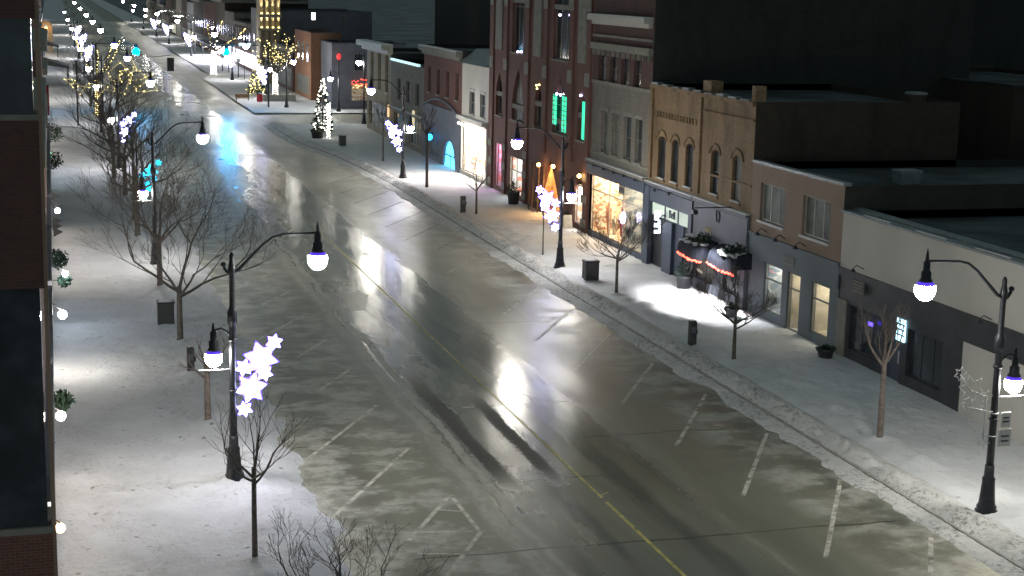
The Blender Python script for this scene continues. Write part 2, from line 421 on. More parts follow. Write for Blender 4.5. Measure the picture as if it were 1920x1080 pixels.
M['planter'] = plain('dark_planter', (.04, .04, .045), .6)
M['bin'] = plain('dark_bin_panels', (.045, .048, .05), .5, 0, .2, 5)
M['gold'] = plain('gold_lettering', (.55, .46, .25), .4)
M['ink'] = plain('dark_lettering', (.03, .035, .05), .5)
M['flood'] = glow('floodlight_lens', (.95, .96, 1.0), 60.0, False)
M['pane_violet'] = glow('violet_window_lamp', (.55, .5, 1.0), 14.0, False)
M['far_glow'] = glow('forecourt_lights', (.86, .86, 1.0), 16.0)
M['wood'] = plain('timber', (.22, .13, .07), .7, 0, .3, 3)
M['skin_doll'] = plain('mannequin', (.45, .2, .12), .6)

# ================================================================== ground, road, pavements
def kerbR(y):
    pts = [(0, 25.1), (122, 25.1), (132, 24.7), (142, 24.0), (152, 22.7), (166, 22.4), (250, 22.4), (262, 24.5), (1200, 24.6)]
    for (a, b), (c, d) in zip(pts, pts[1:]):
        if a <= y <= c: return b+(d-b)*(y-a)/(c-a)
    return 25.1
def kerbL(y):
    pts = [(0, 6.75), (50, 6.95), (75, 7.3), (100, 7.3), (1200, 7.3)]
    for (a, b), (c, d) in zip(pts, pts[1:]):
        if a <= y <= c: return b+(d-b)*(y-a)/(c-a)
    return 7.0
g = MB().quad((-900, -60, -.05), (1500, -60, -.05), (1500, 2600, -.05), (-900, 2600, -.05)).build('ground', M['ground']); setting(g)
rd = MB()
rd.quad((5, -20, 0), (27, -20, 0), (27, 1150, 0), (5, 1150, 0))
rd.quad((27, 172, 0), (170, 172, 0), (170, 186, 0), (27, 186, 0))
rd.build('road', M['road']); setting(bpy.data.objects['road'])

def sheet(name, mat, xa, xb, ys, nx, zf):
    """grid sheet; xa, xb functions of y"""
    b = MB(); nr = nx+1
    for y in ys:
        A, B = xa(y), xb(y)
        for i in range(nr):
            x = A+(B-A)*i/nx; b.v.append((x, y, zf(x, y)))
    for j in range(len(ys)-1):
        for i in range(nx):
            a = j*nr+i; b.f.append((a, a+1, a+1+nr, a+nr)); b.sm.append(True)
    return b.build(name, mat)
def nz(x, y, s, seed=0): return noise.noise(Vector((x*s, y*s, seed)))
ysn = [i*.22 for i in range(int(28/.22), int(135/.22))] + [135+i*1.0 for i in range(0, 120)] + [255+i*12 for i in range(0, 70)]
def left_e(y): return .6+.7*nz(0, y, .45, 2)+.25*nz(0, y, 1.6, 4)+.06*nz(0, y, 4, 6)
def z_left(x, y):
    k = kerbL(y); d = k-x
    edge = min(1, max(0, (d+left_e(y)-.03)/.8)); edge = edge*edge*(3-2*edge)
    base = .17*edge
    n1 = .035*nz(x, y, .5, 3)+.02*nz(x, y, 2.0, 5)
    berm = .10*math.exp(-((d-1.2)/.8)**2)*(1+.8*nz(x, y, 1.4, 9)) + .05*math.exp(-((d-.6)/.7)**2)*max(0, nz(x, y, 3.6, 12))*3
    return base+edge*(n1+berm)-(1-edge)*.03
o = sheet('left_sidewalk', M['snow_walk'], lambda y: -2.6, lambda y: kerbL(y)+left_e(y), ysn, 84, z_left); setting(o); o.name = 'sidewalk'
def stamp(o, prints, bumps):
    me = o.data; co_ = np.empty(len(me.vertices)*3); me.vertices.foreach_get('co', co_); co_ = co_.reshape(-1, 3)
    for lst, sg in ((prints, -1), (bumps, 1)):
        for (x, y, r, h) in lst:
            m_ = (np.abs(co_[:, 1]-y) < r*3) & (np.abs(co_[:, 0]-x) < r*3)
            q = co_[m_]; d2 = ((q[:, 0]-x)**2+((q[:, 1]-y))**2)/(r*r); co_[m_, 2] += sg*h*np.exp(-d2)
    me.vertices.foreach_set('co', co_.ravel()); me.update()
rs_ = random.Random(77); prints = []
for t in range(16):                                 # trails of boot prints wandering along
    x = rs_.uniform(.6, 5.6); y = rs_.uniform(36, 60); a = R(rs_.choice((90, -90))+rs_.uniform(-12, 12)); sd = 1
    for k in range(rs_.randint(20, 60)):
        x += math.cos(a)*.62; y += math.sin(a)*.62; a += rs_.uniform(-.06, .06); sd = -sd
        if 0 < x < 6.4 and 36 < y < 110: prints.append((x+sd*.12, y, .13, rs_.uniform(.05, .10)))
for k in range(260): prints.append((rs_.uniform(0, 6.3), rs_.uniform(38, 90), rs_.uniform(.10, .3), rs_.uniform(.03, .07)))
stamp(o, prints, [(x, y, .38, .12) for x, y in ((5.07, 47.7), (5.07, 86.2), (4.82, 40.5), (4.93, 67.3), (4.91, 80), (4.65, 96.1), (4.87, 54.2), (4.9, 61.6), (4.6, 70.8))]+[(rs_.uniform(4.6, 6.4), rs_.uniform(38, 100), rs_.uniform(.15, .4), rs_.uniform(.04, .12)) for k in range(150)])
def z_right(x, y):
    t = 1 if y > 175 else min(1, max(0, (x-kerbR(y)-.9)/.7)); return .16*t+.03*nz(x, y, .35, 8)*t+.015*nz(x, y, 1.6, 7)*t-.05*(1-t)
ysr = [y for y in ysn if y < 171.8]+[172.0]
o = sheet('sidewalk', M['snow_right'], lambda y: kerbR(y)+.9, lambda y: XF+.6, ysr, 52, z_right); setting(o)
prints = [(rs_.uniform(26.6, 32), rs_.uniform(38, 100), rs_.uniform(.10, .28), rs_.uniform(.03, .06)) for k in range(260)]
for t in range(9):
    x = rs_.uniform(27.6, 31.6); y = rs_.uniform(38, 70); a = R(90+rs_.uniform(-8, 8)); sd = 1
    for k in range(50):
        x += math.cos(a)*.62; y += math.sin(a)*.62; a += rs_.uniform(-.06, .06); sd = -sd; prints.append((x+sd*.12, y, .13, rs_.uniform(.04, .08)))
stamp(o, prints, [(x, y, .4, .13) for x, y in ((26.72, 39.9), (26.72, 82.2), (27.2, 74.3), (27.13, 59.5), (27.2, 47.3), (27.3, 78.6), (26.5, 62.7))]+[(rs_.uniform(27.0, 28.4), rs_.uniform(38, 100), rs_.uniform(.2, .5), rs_.uniform(.04, .14)) for k in range(140)])
ysr2 = [186.0]+[187+i*2 for i in range(40)]+[270+i*14 for i in range(60)]
o = sheet('sidewalk', M['snow_right'], lambda y: kerbR(y)+.2, lambda y: XF+.6, ysr2, 10, z_right); setting(o)
o = sheet('sidewalk', M['snow_right'], lambda y: XF+.6, lambda y: 120, [186.0, 188.5, 191.0], 8, z_right); setting(o)
# ploughed bank: smooth crust on the gutter, crevice at the kerb, rubble behind it
def bank_e(y): return .95+.55*nz(0, y, .35, 33)+.25*nz(0, y, 1.3, 35)
def z_bank(x, y):
    k = kerbR(y); d = x-k
    prof = [(-1.0, -.02), (-.75, .045), (-.15, .10), (-.02, .10), (.04, .05), (.10, .20), (.45, .36), (.85, .33), (1.25, .21), (1.5, .12), (1.9, -.03)]
    z = prof[-1][1]
    for (a, b), (c, e) in zip(prof, prof[1:]):
        if a <= d <= c: z = b+(e-b)*(d-a)/(c-a); break
    r = math.exp(-((d-.6)/.42)**2)
    tall = max(.35, .85+.9*nz(0, y, .12, 20)+.3*nz(0, y, .5, 21))
    z = z*(tall if d > .05 else 1)
    z += r*(.16*nz(x, y, 2.2, 1)+.20*abs(nz(x, y, 4.5, 2))+.07*nz(x, y, 9, 6))
    z += .012*nz(x, y, 2.0, 11)
    if d < -.5: z += .05*nz(x, y, .9, 14)
    t = min(1, max(0, (d+bank_e(y)-.04)/.35)); t = t*t*(3-2*t)
    return z*t-.04*(1-t)
ysb = [28+i*.11 for i in range(int((132-28)/.11))]+[132+i*.4 for i in range(100)]
o = sheet('snow_bank', M['snow_bank'], lambda y: kerbR(y)-bank_e(y), lambda y: kerbR(y)+1.9, ysb, 30, z_bank); setting(o)
# kerb stone peeping out at the crevice
kb = MB(); ky = [28+i*4 for i in range(36)]
for a, c in zip(ky, ky[1:]):
    kb.prism([(kerbR(a)-.02, a, 0), (kerbR(a)+.13, a, 0), (kerbR(a)+.13, a, .14), (kerbR(a)-.02, a, .14)], (kerbR(c)-kerbR(a), c-a, 0))
setting(kb.build('kerb', M['kerb']))

# ------------------------------------------------------------------ painted lines
mk = MB()
def stripe(b, x0, y0, x1, y1, wdt, z=.006):
    d = Vector((x1-x0, y1-y0)); n_ = Vector((-d.y, d.x)).normalized()*wdt/2
    b.quad((x0-n_.x, y0-n_.y, z), (x1-n_.x, y1-n_.y, z), (x1+n_.x, y1+n_.y, z), (x0+n_.x, y0+n_.y, z))
stripe(mk, 15.92, 20, 15.92, 43.7, .12); stripe(mk, 15.92, 44.1, 15.90, 160, .09)
stripe(mk, 15.95, 44.35, 16.3, 44.6, .06)
setting(mk.build('centre_line', M['yellow']))
mk = MB()
for i in range(-1, 16):                      # right stalls
    yy = 37.83+5.56*i
    if i in (7,): continue
    stripe(mk, 20.33, yy, 24.1, yy+6.35, .14)
setting(mk.build('stall_lines', M['white_paint'])); mk = MB()
for i in range(0, 18):                       # left stalls
    yy = 50.57+5.63*i
    a = .55 if i in (2, 3, 5) else 0
    stripe(mk, 11.25, yy, 7.3+a*4, yy-6.9*(1-a), .14)
stripe(mk, 11.42, 45.4, 9.3, 41.7, .14); stripe(mk, 11.42, 45.4, 11.45, 41.9, .13); stripe(mk, 11.45, 41.9, 8.8, 37.2, .14)
stripe(mk, 10.75, 44.1, 11.40, 43.8, .1); stripe(mk, 9.75, 42.3, 11.4, 42.0, .1); stripe(mk, 9.3, 40.6, 10.6, 40.3, .1)
setting(mk.build('stall_lines', M['white_paint_left']))

# ================================================================== street lamps
def lamp_head(root, x, ztop, zg, gm, rg=.30):
    b = MB()
    b.lathe([(.03, zg+.16+.95), (.05, zg+.16+.72), (.10, zg+.16+.66), (.10, zg+.16+.42), (.15, zg+.16+.38), (.15, zg+.16+.20), (.19, zg+.16+.14), (.21, zg+.16+.10)][::-1], 14, (x, 0, 0))
    h = b.build('lamp_housing', M['iron'], root)
    c = MB().lathe([(rg*.93, zg+.158), (rg*.84, zg+.20), (rg*.68, zg+.235)], 16, (x, 0, 0)).build('lamp_fringe_ring', M['lamp_fringe'], h)  # glowing ring added to imitate the violet lens fringe
    prof = []
    for i in range(0, 7):
        t = i/6*math.pi*.5; prof.append((rg*math.cos(t)*1.0+.004, zg+.02-rg*1.1*math.sin(t)))
    prof = prof[::-1]+[(rg*1.0, zg+.115), (rg*.93, zg+.155)]
    gl = MB().lathe(prof, 14, (x, 0, 0)).build('lamp_globe', gm, root)
def make_lamp(s, far=False, big=1.0):
    """s=+1: road arm towards +X"""
    gm = M['globe_far'] if far else M['globe']
    root = thing('street_lamp', 'x', 'street lamp', (0,0,0), 'black double-armed street lamps along the kerbs')
    MB().lathe([(.34, 0), (.34, .10), (.29, .13), (.30, .22), (.25, .30), (.22, .60), (.19, 1.0), (.20, 1.08), (.15, 1.16), (.14, 1.5)], 10).build('lamp_base', M['iron'], root)
    b = MB().lathe([(.115, 1.3), (.105, 4.9), (.10, 5.0), (.15, 5.05), (.16, 5.40), (.12, 5.48), (.09, 5.6), (.085, 6.6), (.12, 6.7), (.10, 6.85), (.07, 7.0), (.075, 7.15), (.03, 7.25)], 10)
    b.lathe([(.145, 4.50), (.145, 4.58)], 10); b.lathe([(.14, 2.9), (.14, 2.96)], 10)
    b.build('lamp_pole', M['iron'], root)
    b = MB().tube([(0, 0, 6.62), (s*.22, 0, 6.72), (s*.95, 0, 7.46), (s*1.25, 0, 7.68), (s*1.55, 0, 7.75), (s*2.62, 0, 7.79)], [.06, .055, .045, .042, .04, .04], 7)
    b.tube([(s*2.62, 0, 7.65), (s*2.62, 0, 7.95), (s*2.62, 0, 8.15)], [.07, .05, .01], 7)
    b.tube([(0, 0, 6.55), (-s*.16, 0, 6.66), (-s*.24, 0, 6.80)], [.06, .05, .05], 6); b.blob((-s*.25, 0, 6.88), .085, 6)
    b.build('road_arm', M['iron'], root)
    lamp_head(root, s*2.62, 7.6, 6.93, gm, .30*big)
    b = MB().tube([(0, 0, 4.55), (-s*.15, 0, 4.78), (-s*.35, 0, 4.90), (-s*.52, 0, 4.86), (-s*.58, 0, 4.70)], .035, 6)
    b.build('footway_arm', M['iron'], root)
    lamp_head(root, -s*.58, 4.9, 3.96, gm, .26*big)
    MB().tube([(-s*.08, 0, 3.60), (-s*1.05, 0, 3.60)], .028, 6).build('banner_rod', M['white_metal'], root)
    return root
protoL = make_lamp(1); protoR = make_lamp(-1)
LX, RX = 5.07, 26.72
left_lamps = [(47.74, 'street lamp on the left sidewalk nearest the camera, lit stars on its pole'),
              (86.2, 'street lamp second from the front on the left sidewalk, behind the bare spreading tree'),
              (132.0, 'street lamp third from the front on the left sidewalk, rising out of the bare trees'),
              (172.0, 'street lamp fourth from the front on the left sidewalk, beside the light-wrapped trunk'),
              (206.0, 'street lamp fifth from the front on the left sidewalk'),
              (261.0, 'street lamp sixth from the front on the left sidewalk, far up the street'),
              (309.0, 'street lamp seventh from the front on the left sidewalk, far up the street'),
              (360.0, 'street lamp eighth from the front on the left sidewalk, near the far end'),
              (430.0, 'street lamp ninth from the front on the left sidewalk, near the far end'),
              (520.0, 'farthest street lamp of the left sidewalk')]
right_lamps = [(39.9, 'street lamp by the white wall at the right edge, sign on its pole'),
               (82.2, 'street lamp second from the front on the right sidewalk, before the red brick hall'),
               (123.3, 'street lamp third from the front on the right sidewalk, stars on its left'),
               (206.6, 'street lamp on the right sidewalk next to the glowing wrapped trunk'),
               (247.5, 'street lamp on the right sidewalk beside the tall lit tree branches'),
               (321.0, 'street lamp on the far right sidewalk above the bright forecourt'),
               (382.0, 'street lamp on the far right sidewalk just beyond the forecourt'),
               (428.0, 'street lamp on the far right sidewalk, third beyond the forecourt'),
               (487.0, 'street lamp on the far right sidewalk, second from the last'),
               (560.0, 'farthest street lamp of the right sidewalk')]
protoL.location = (LX, left_lamps[0][0], .12); protoL['label'] = left_lamps[0][1]
protoR.location = (RX, right_lamps[0][0], .14); protoR['label'] = right_lamps[0][1]
farL = make_lamp(1, True, 1.35); farR = make_lamp(-1, True, 1.35)  # far globes enlarged to imitate the bloom round distant lamps
for side_, proto_, far_, X_, zz_ in ((left_lamps, protoL, farL, LX, .12), (right_lamps, protoR, farR, RX, .14)):
    used = False
    for y, l in side_[1:]:
        if y < 190: copy_tree(proto_, (X_, y, zz_), None, l)
        elif not used: far_.location = (X_, y, zz_); far_['label'] = l; used = True
        else: copy_tree(far_, (X_, y, zz_), None, l)
copy_tree(protoL, (LX, 12.0, .12), None, 'street lamp on the left sidewalk below the camera, out of the picture')
copy_tree(protoR, (RX, 2.0, .14), None, 'street lamp on the right sidewalk below the camera, out of the picture')
# lamps standing at the mouth of the cross street
def footway_lamp(x, y, zg, dx, label):
    root = thing('corner_lamp', label, 'street lamp', (0,0,0), 'single-globe lamps at the cross street')
    MB().lathe([(.30, 0), (.28, .2), (.2, .4), (.15, 1.1), (.09, 1.3), (.08, zg+.8), (.03, zg+.9)], 8).build('lamp_pole', M['iron'], root)
    MB().tube([(0, 0, zg+.55), (dx*.5, 0, zg+.85), (dx, 0, zg+.75)], .04, 6).build('lamp_arm', M['iron'], root)
    lamp_head(root, dx, zg+.9, zg, M['globe_far'])
    root.location = (x, y, .15)
    return root
footway_lamp(27.5, 194.2, 5.55, .85, 'single-globe lamp right of the glowing trunk across the side street')
footway_lamp(32.75, 171.5, 6.65, -.55, 'tall single-globe lamp on the near corner of the side street, by the tan building')
footway_lamp(32.8, 187.8, 3.9, -1.0, 'low single-globe lamp behind the decorated fir, on the far corner of the side street')

# ------------------------------------------------------------------ star decorations
STARS = [(1.27, 4.52, .22), (.86, 4.03, .46), (.34, 3.76, .24), (.96, 3.56, .23), (.54, 3.10, .43), (.34, 2.44, .22)]
def star_pts(cx, cz, r, k=6, inner=.52, rot=0.3, sx=1):
    return [(cx+sx*r*(1 if i % 2 == 0 else inner)*math.cos(rot+math.pi*i/k), cz+r*(1 if i % 2 == 0 else inner)*math.sin(rot+math.pi*i/k)) for i in range(2*k)]
def star_set(x, y, z, s, label, lit='white', scale=1.0):
    root = thing('star_decoration', label, 'light decoration', (x, y, z), 'star light decorations hung on the lamp poles')
    fr = MB()
    fr.tube([(x+s*.02, y, z+2.3), (x+s*.34, y, z+2.45), (x+s*.34, y, z+3.8), (x+s*.9, y, z+4.0), (x+s*1.27, y, z+4.5)], .02, 5)
    fr.tube([(x+s*.02, y, z+3.3), (x+s*1.0, y, z+3.5)], .02, 5)
    fr.build('star_frame', M['star_off'] if lit == 'off' else M['iron'], root)
    for i, (dx, dz, r) in enumerate(STARS):
        pts = star_pts(x+s*dx, z+dz, r*scale, rot=.3+i*.5)
        if lit == 'off':
            b = MB()
            for a, c in zip(pts, pts[1:]+pts[:1]): b.tube([(a[0], y, a[1]), (c[0], y, c[1])], .009, 4)
            b.build('star', M['star_off'], root); continue
        o = MB().prism([(px, y-.03, pz) for px, pz in pts], (0, .06, 0)).build('star', M['star'] if lit == 'white' else M['cyan_star'], root)
        p2 = star_pts(x+s*dx, z+dz, r*1.14*scale+.02, rot=.3+i*.5, inner=.58)
        MB().prism([(px, y+.035, pz) for px, pz in p2], (0, .03, 0)).build('star_fringe', M['star_fringe'] if lit == 'white' else M['cyan_star'], o)  # glowing outline added behind each star to imitate lens fringe
star_set(LX, 47.70, .0, 1, 'six bright white stars on the nearest left lamp pole', 'white', 1.08)
star_set(RX, 82.15, .0, -1, 'six bright white stars on the right lamp pole before the red brick hall')
star_set(RX, 123.2, .0, -1, 'six bright white stars on the right lamp pole near the blue doorway')
star_set(RX, 39.85, .0, -1, 'unlit pale star outlines on the lamp pole at the right edge', 'off')
star_set(LX, 131.9, .0, 1, 'six blue-white stars among the bare trees on the left')
star_set(4.75, 97.0, .0, 1, 'cyan stars low behind the second left lamp pole', 'cyan', .8)
for i, (sx_, sy_, ss, lb) in enumerate([(LX, 260.8, 1, 'blue-white stars far up the left sidewalk by the sixth lamp'), (LX, 308.8, 1, 'blue-white stars far up the left sidewalk by the seventh lamp'),
        (RX, 206.4, -1, 'blue-white stars left of the glowing wrapped trunk'), (RX, 320.8, -1, 'blue-white stars left of the bright forecourt'),
        (RX, 381.8, -1, 'blue-white stars far up the right sidewalk beyond the forecourt'), (RX, 427.8, -1, 'blue-white stars on the third right lamp beyond the forecourt'), (LX, 359.8, 1, 'blue-white stars far up the left sidewalk by the eighth lamp'),
        (RX, 246, -1, 'blue-white stars right of the traffic signal pole')]):
    star_set(sx_, sy_, 0, ss, lb, 'white', 1.25)

# ================================================================== trees
MINR = .006
def grow(b, p, d, L, r, depth, rnd, spread, tips, up=.10):
    n = 4 if depth > 1 else 2; pts = [p.copy()]; rad = [r]
    for i in range(n):
        d = (d+Vector((rnd.uniform(-1,1), rnd.uniform(-1,1), rnd.uniform(-.7,1)))*.17+Vector((0,0,up*.35))).normalized()
        p = p+d*L/n; pts.append(p.copy()); rad.append(max(MINR, r*(1-.45*(i+1)/n)))
    b.tube(pts, rad, 5 if depth > 2 else 3, cap=False)
    tips.append(p.copy())
    if depth == 0: return
    k = 3 if depth > 1 else 3
    for j in range(k):
        t = rnd.uniform(.35, 1.0) if j else 1.0
        q = pts[0].lerp(pts[-1], t) if t == 1 else pts[min(n, max(1, int(t*n+.5)))]
        ax = Vector((rnd.uniform(-1,1), rnd.uniform(-1,1), rnd.uniform(-.25,.7))).normalized()
        nd = (d+ax*spread*rnd.uniform(.7, 1.2)).normalized()
        grow(b, q.copy(), nd, L*rnd.uniform(.58, .82), rad[-1]*(.95 if j == 0 else .72), depth-1, rnd, spread, tips, up)
def make_tree(name, label, x, y, trunk_h, r, L, depth, spread, seed, limbs=4, tilt=.9, up=.10, mat='bark', group=None, z=.12, lean=0.0):
    global MINR
    MINR = .0045+max(0, y-50)*.00004
    rnd = random.Random(seed); root = thing(name, label, 'tree', (x, y, z), group)
    tips = []
    b = MB().tube([(x, y, z-.1), (x+.01, y, z+.3), (x+lean*.5, y, z+trunk_h*.5), (x+lean, y, z+trunk_h+.15)], [r*1.35, r*1.05, r*.95, r*.8], 8)
    b.build('trunk', M[mat], root)
    c = MB(); a0 = rnd.uniform(0, 6)
    for i in range(limbs):
        a = a0+i*2*math.pi/limbs+rnd.uniform(-.3, .3)
        d = Vector((math.cos(a)*tilt, math.sin(a)*tilt, rnd.uniform(.55, 1.1))).normalized()
        grow(c, Vector((x+lean, y, z+trunk_h-rnd.uniform(0, .35))), d, L*rnd.uniform(.8, 1.15), r*.55, depth, rnd, spread, tips, up)
    grow(c, Vector((x+lean, y, z+trunk_h)), Vector((.05, 0, 1)), L*.9, r*.6, depth, rnd, spread, tips, up)
    c.build('crown', M[mat], root)
    return root, tips
GL = 'bare street trees on the left sidewalk'; GR = 'young bare street trees on the right sidewalk'
make_tree('bare_tree', 'slim young bare tree right of the nearest left lamp pole', 4.82, 40.52, 2.55, .075, 1.15, 3, .66, 11, 5, 1.3, .07, group=GL)
make_tree('bare_tree', 'bare tree whose twiggy crown fills the bottom edge, trunk out of frame', 5.7, 33.2, 1.3, .09, 1.15, 4, .8, 21, 5, 1.2, .02, group=GL)
make_tree('bare_tree', 'large spreading bare tree by the grey cabinet on the left sidewalk', 4.93, 67.3, 2.35, .13, 2.35, 5, .66, 32, 4, 1.6, .05, group=GL)
make_tree('bare_tree', 'bare tree with pale trunk left of the second left lamp pole', 4.91, 80.0, 2.6, .14, 1.7, 5, .70, 41, 4, 1.5, .05, mat='bark_pale', group=GL)
make_tree('bare_tree', 'bare tree with pale straight trunk below the second footway globe', 4.65, 96.1, 2.9, .16, 2.0, 5, .68, 52, 5, 1.5, .05, group=GL)
make_tree('bare_tree', 'wide bare tree crown just behind the second left lamp', 4.9, 104.0, 2.7, .14, 2.3, 4, .70, 61, 5, 1.5, .05, group=GL)
make_tree('bare_tree', 'bare tree in front of the third left lamp, tallest of the dense clump', 4.8, 115.4, 2.8, .15, 2.4, 4, .68, 71, 5, 1.5, .05, group=GL)
make_tree('bare_tree', 'bare tree beside the blue-white stars in the left clump', 4.4, 125.0, 2.8, .15, 2.3, 4, .68, 81, 5, 1.5, .05, group=GL)
make_tree('bare_tree', 'bare tree just beyond the third left lamp', 4.8, 139.0, 3.0, .15, 2.3, 4, .68, 91, 5, 1.5, .05, group=GL)
tA = make_tree('bare_tree', 'bare tree hung with tiny bulbs in the left clump', 5.0, 151.0, 3.0, .15, 2.3, 4, .66, 101, 5, 1.5, .05, group=GL)
make_tree('bare_tree', 'bare tree before the light-wrapped trunk on the left', 4.6, 163.0, 3.0, .15, 2.2, 4, .66, 111, 5, 1.5, .05, group=GL)
make_tree('bare_tree', 'small bare tree beyond the wrapped trunk on the left', 4.4, 196.0, 3.0, .15, 2.2, 3, .66, 121, 5, 1.0, .14, group=GL)
make_tree('bare_tree', 'young bare tree between the square bin and the warm shop display', 27.21, 74.3, 1.95, .085, 1.12, 5, .62, 131, 5, 1.6, .04, group=GR)
make_tree('bare_tree', 'young bare tree beside the bright snow patch on the right', 27.13, 59.53, 1.75, .085, 1.0, 5, .62, 141, 5, 1.5, .05, group=GR)
make_tree('bare_tree', 'bare pale-trunked tree before the dark shop nearest the right edge', 27.22, 47.33, 3.0, .11, 1.0, 3, .55, 151, 4, .8, .15, mat='bark_pale', group=GR)
make_tree('bare_tree', 'small bare tree before the brightly lit white shop', 27.45, 103.1, 1.9, .08, .95, 3, .62, 161, 4, 1.2, .08, group=GR)
make_tree('bare_tree', 'tall slim dark tree right of the third right lamp', 27.28, 117.3, 4.2, .11, .9, 3, .4, 171, 3, .5, .2, group=GR)
make_tree('bare_tree', 'thin bare tree left of the third right lamp', 27.56, 135.4, 3.4, .07, 1.0, 3, .4, 181, 3, .5, .2, group=GR)
make_tree('bare_tree', 'thin leafless sapling under the stars of the second right lamp', 27.0, 86.3, 2.6, .045, .5, 2, .4, 191, 3, .5, .2, group=GR)
make_tree('bare_tree', 'pale wrapped sapling trunk below the nearest left footway globe', 4.87, 54.23, 2.0, .11, .7, 3, .6, 201, 4, .9, .1, mat='bark_pale', group=GL)

def string_lights(label, paths, mat, r=.05, step=.22, jit=.06, name='string_lights', cat='string lights', wire=False):
    b = MB(); rnd = random.Random(len(label))
    for path in paths:
        if wire: b.tube(path, .004, 3)
        for a, c in zip(path, path[1:]):
            a = Vector(a); c = Vector(c); n_ = max(1, int((c-a).length/step))
            for i in range(n_):
                p = a.lerp(c, i/n_)+Vector((rnd.uniform(-jit, jit), rnd.uniform(-jit, jit), rnd.uniform(-jit, jit)))
                q = r*rnd.uniform(.7, 1.2); k = len(b.v)
                b.v += [(p.x+q, p.y, p.z), (p.x-q, p.y, p.z), (p.x, p.y+q, p.z), (p.x, p.y-q, p.z), (p.x, p.y, p.z+q), (p.x, p.y, p.z-q)]
                for f in ((0,2,4),(2,1,4),(1,3,4),(3,0,4),(2,0,5),(1,2,5),(3,1,5),(0,3,5)):
                    b.f.append(tuple(k+t for t in f)); b.sm.append(False)
    o = b.build(name, mat); return tag(o, label, cat, 'strings of small lights on trees and awnings')
def wrapped_tree(x, y, h, limbs, r, label, slabel, mat='white_bulb', seed=1, br=.06, twigs=False):
    """trunk and bare limbs wound with bulbs; limbs: list of tip offsets"""
    root = thing('wrapped_tree', label, 'tree', (x, y, .12), 'trees wound with lights')
    MB().tube([(x, y, 0), (x, y, h*.5), (x, y, h)], [r*1.2, r, r*.8], 8).build('trunk', M['bark_pale'], root)
    b = MB(); paths = []
    for (dx, dy, dz) in limbs:
        pts = [(x, y, h-.1), (x+dx*.45, y+dy*.4, h+dz*.38), (x+dx*.8, y+dy*.8, h+dz*.72), (x+dx, y+dy, h+dz)]
        b.tube(pts, [r*.5, r*.35, r*.22, r*.1], 5); paths.append(pts)
    global MINR
    MINR = .012; rq = random.Random(int(x*7+y)); tips = []
    for pts in (paths if twigs else []):
        for q_ in pts[1:]:
            for k in range(2): grow(b, Vector(q_), Vector((rq.uniform(-1, 1), rq.uniform(-1, 1), rq.uniform(0, 1))).normalized(), .9, .03, 1, rq, .7, tips, .1)
    b.build('crown', M['bark'], root)
    rq.shuffle(tips); fine = tips[:90]
    if twigs: string_lights(slabel+', at the twig tips', [[t_, t_+Vector((.25, 0, .15))] for t_ in fine], M['warm_bulb'], br*.95, .16, .05)
    coil = []
    turns = int(h/.24)
    for i in range(turns*7):
        a = i*2*math.pi/7; f_ = i/(turns*7); rr_ = r*(1.1-.35*f_)+.03; coil.append((x+math.cos(a)*rr_, y+math.sin(a)*rr_, .2+h*f_))
    string_lights(slabel+', wound round the trunk', [coil], M['white_bulb' if mat == 'white_bulb' else mat], br, .16, .02)
    string_lights(slabel+', along the lower limbs', [p_[:2] for p_ in paths], mat if not isinstance(mat, str) else M[mat], br*.9, .12, r*.25)
    string_lights(slabel+', along the bare limbs', [p_[1:] for p_ in paths], M['warm_bulb'], br, .20, .05)
    return root
wrapped_tree(27.67, 205.6, 3.6, [(-1.3, .2, 3.6), (.9, 0, 2.2), (2.2, .5, 3.4), (-2.4, 0, 1.9), (.1, .2, 4.4), (3.1, .3, 2.3), (-.8, .4, 2.6), (1.6, -.3, 4.2)], .30,
             'glowing wrapped tree in the round planter past the side street', 'dense white bulbs of the planter tree', seed=3, br=.06, twigs=True)
wrapped_tree(25.3, 262, 3.8, [(-.9, 0, 4.6), (1.5, 0, 5.0), (5.5, 1, 3.9), (-3.2, 0, 2.2), (3.3, 0, 2.2)], .38,
             'tall wrapped tree with upright lit branches past the intersection', 'bright bulbs of the tall intersection tree', br=.09)
wrapped_tree(4.9, 182, 4.0, [(-2.3, 0, 5.0), (.1, 0, 3.6), (1.6, 0, 3.9), (2.6, .3, 4.6)], .28,
             'wrapped tree with three lit limbs above the left bare trees', 'warm bulbs of the left wrapped tree', 'warm_bulb', br=.07)
# bulbs dotted through one of the left trees
rnd = random.Random(5)
tp = rnd.sample(tA[1], 46)
def chain(pts):
    pts = list(pts); out = [pts.pop(0)]
    while pts: q = min(pts, key=lambda t: (t-out[-1]).length); pts.remove(q); out.append(q)
    return out
string_lights('sparse warm bulbs scattered in the left tree clump', [chain(tp)], M['warm_bulb'], .05, .8, .12, wire=True)
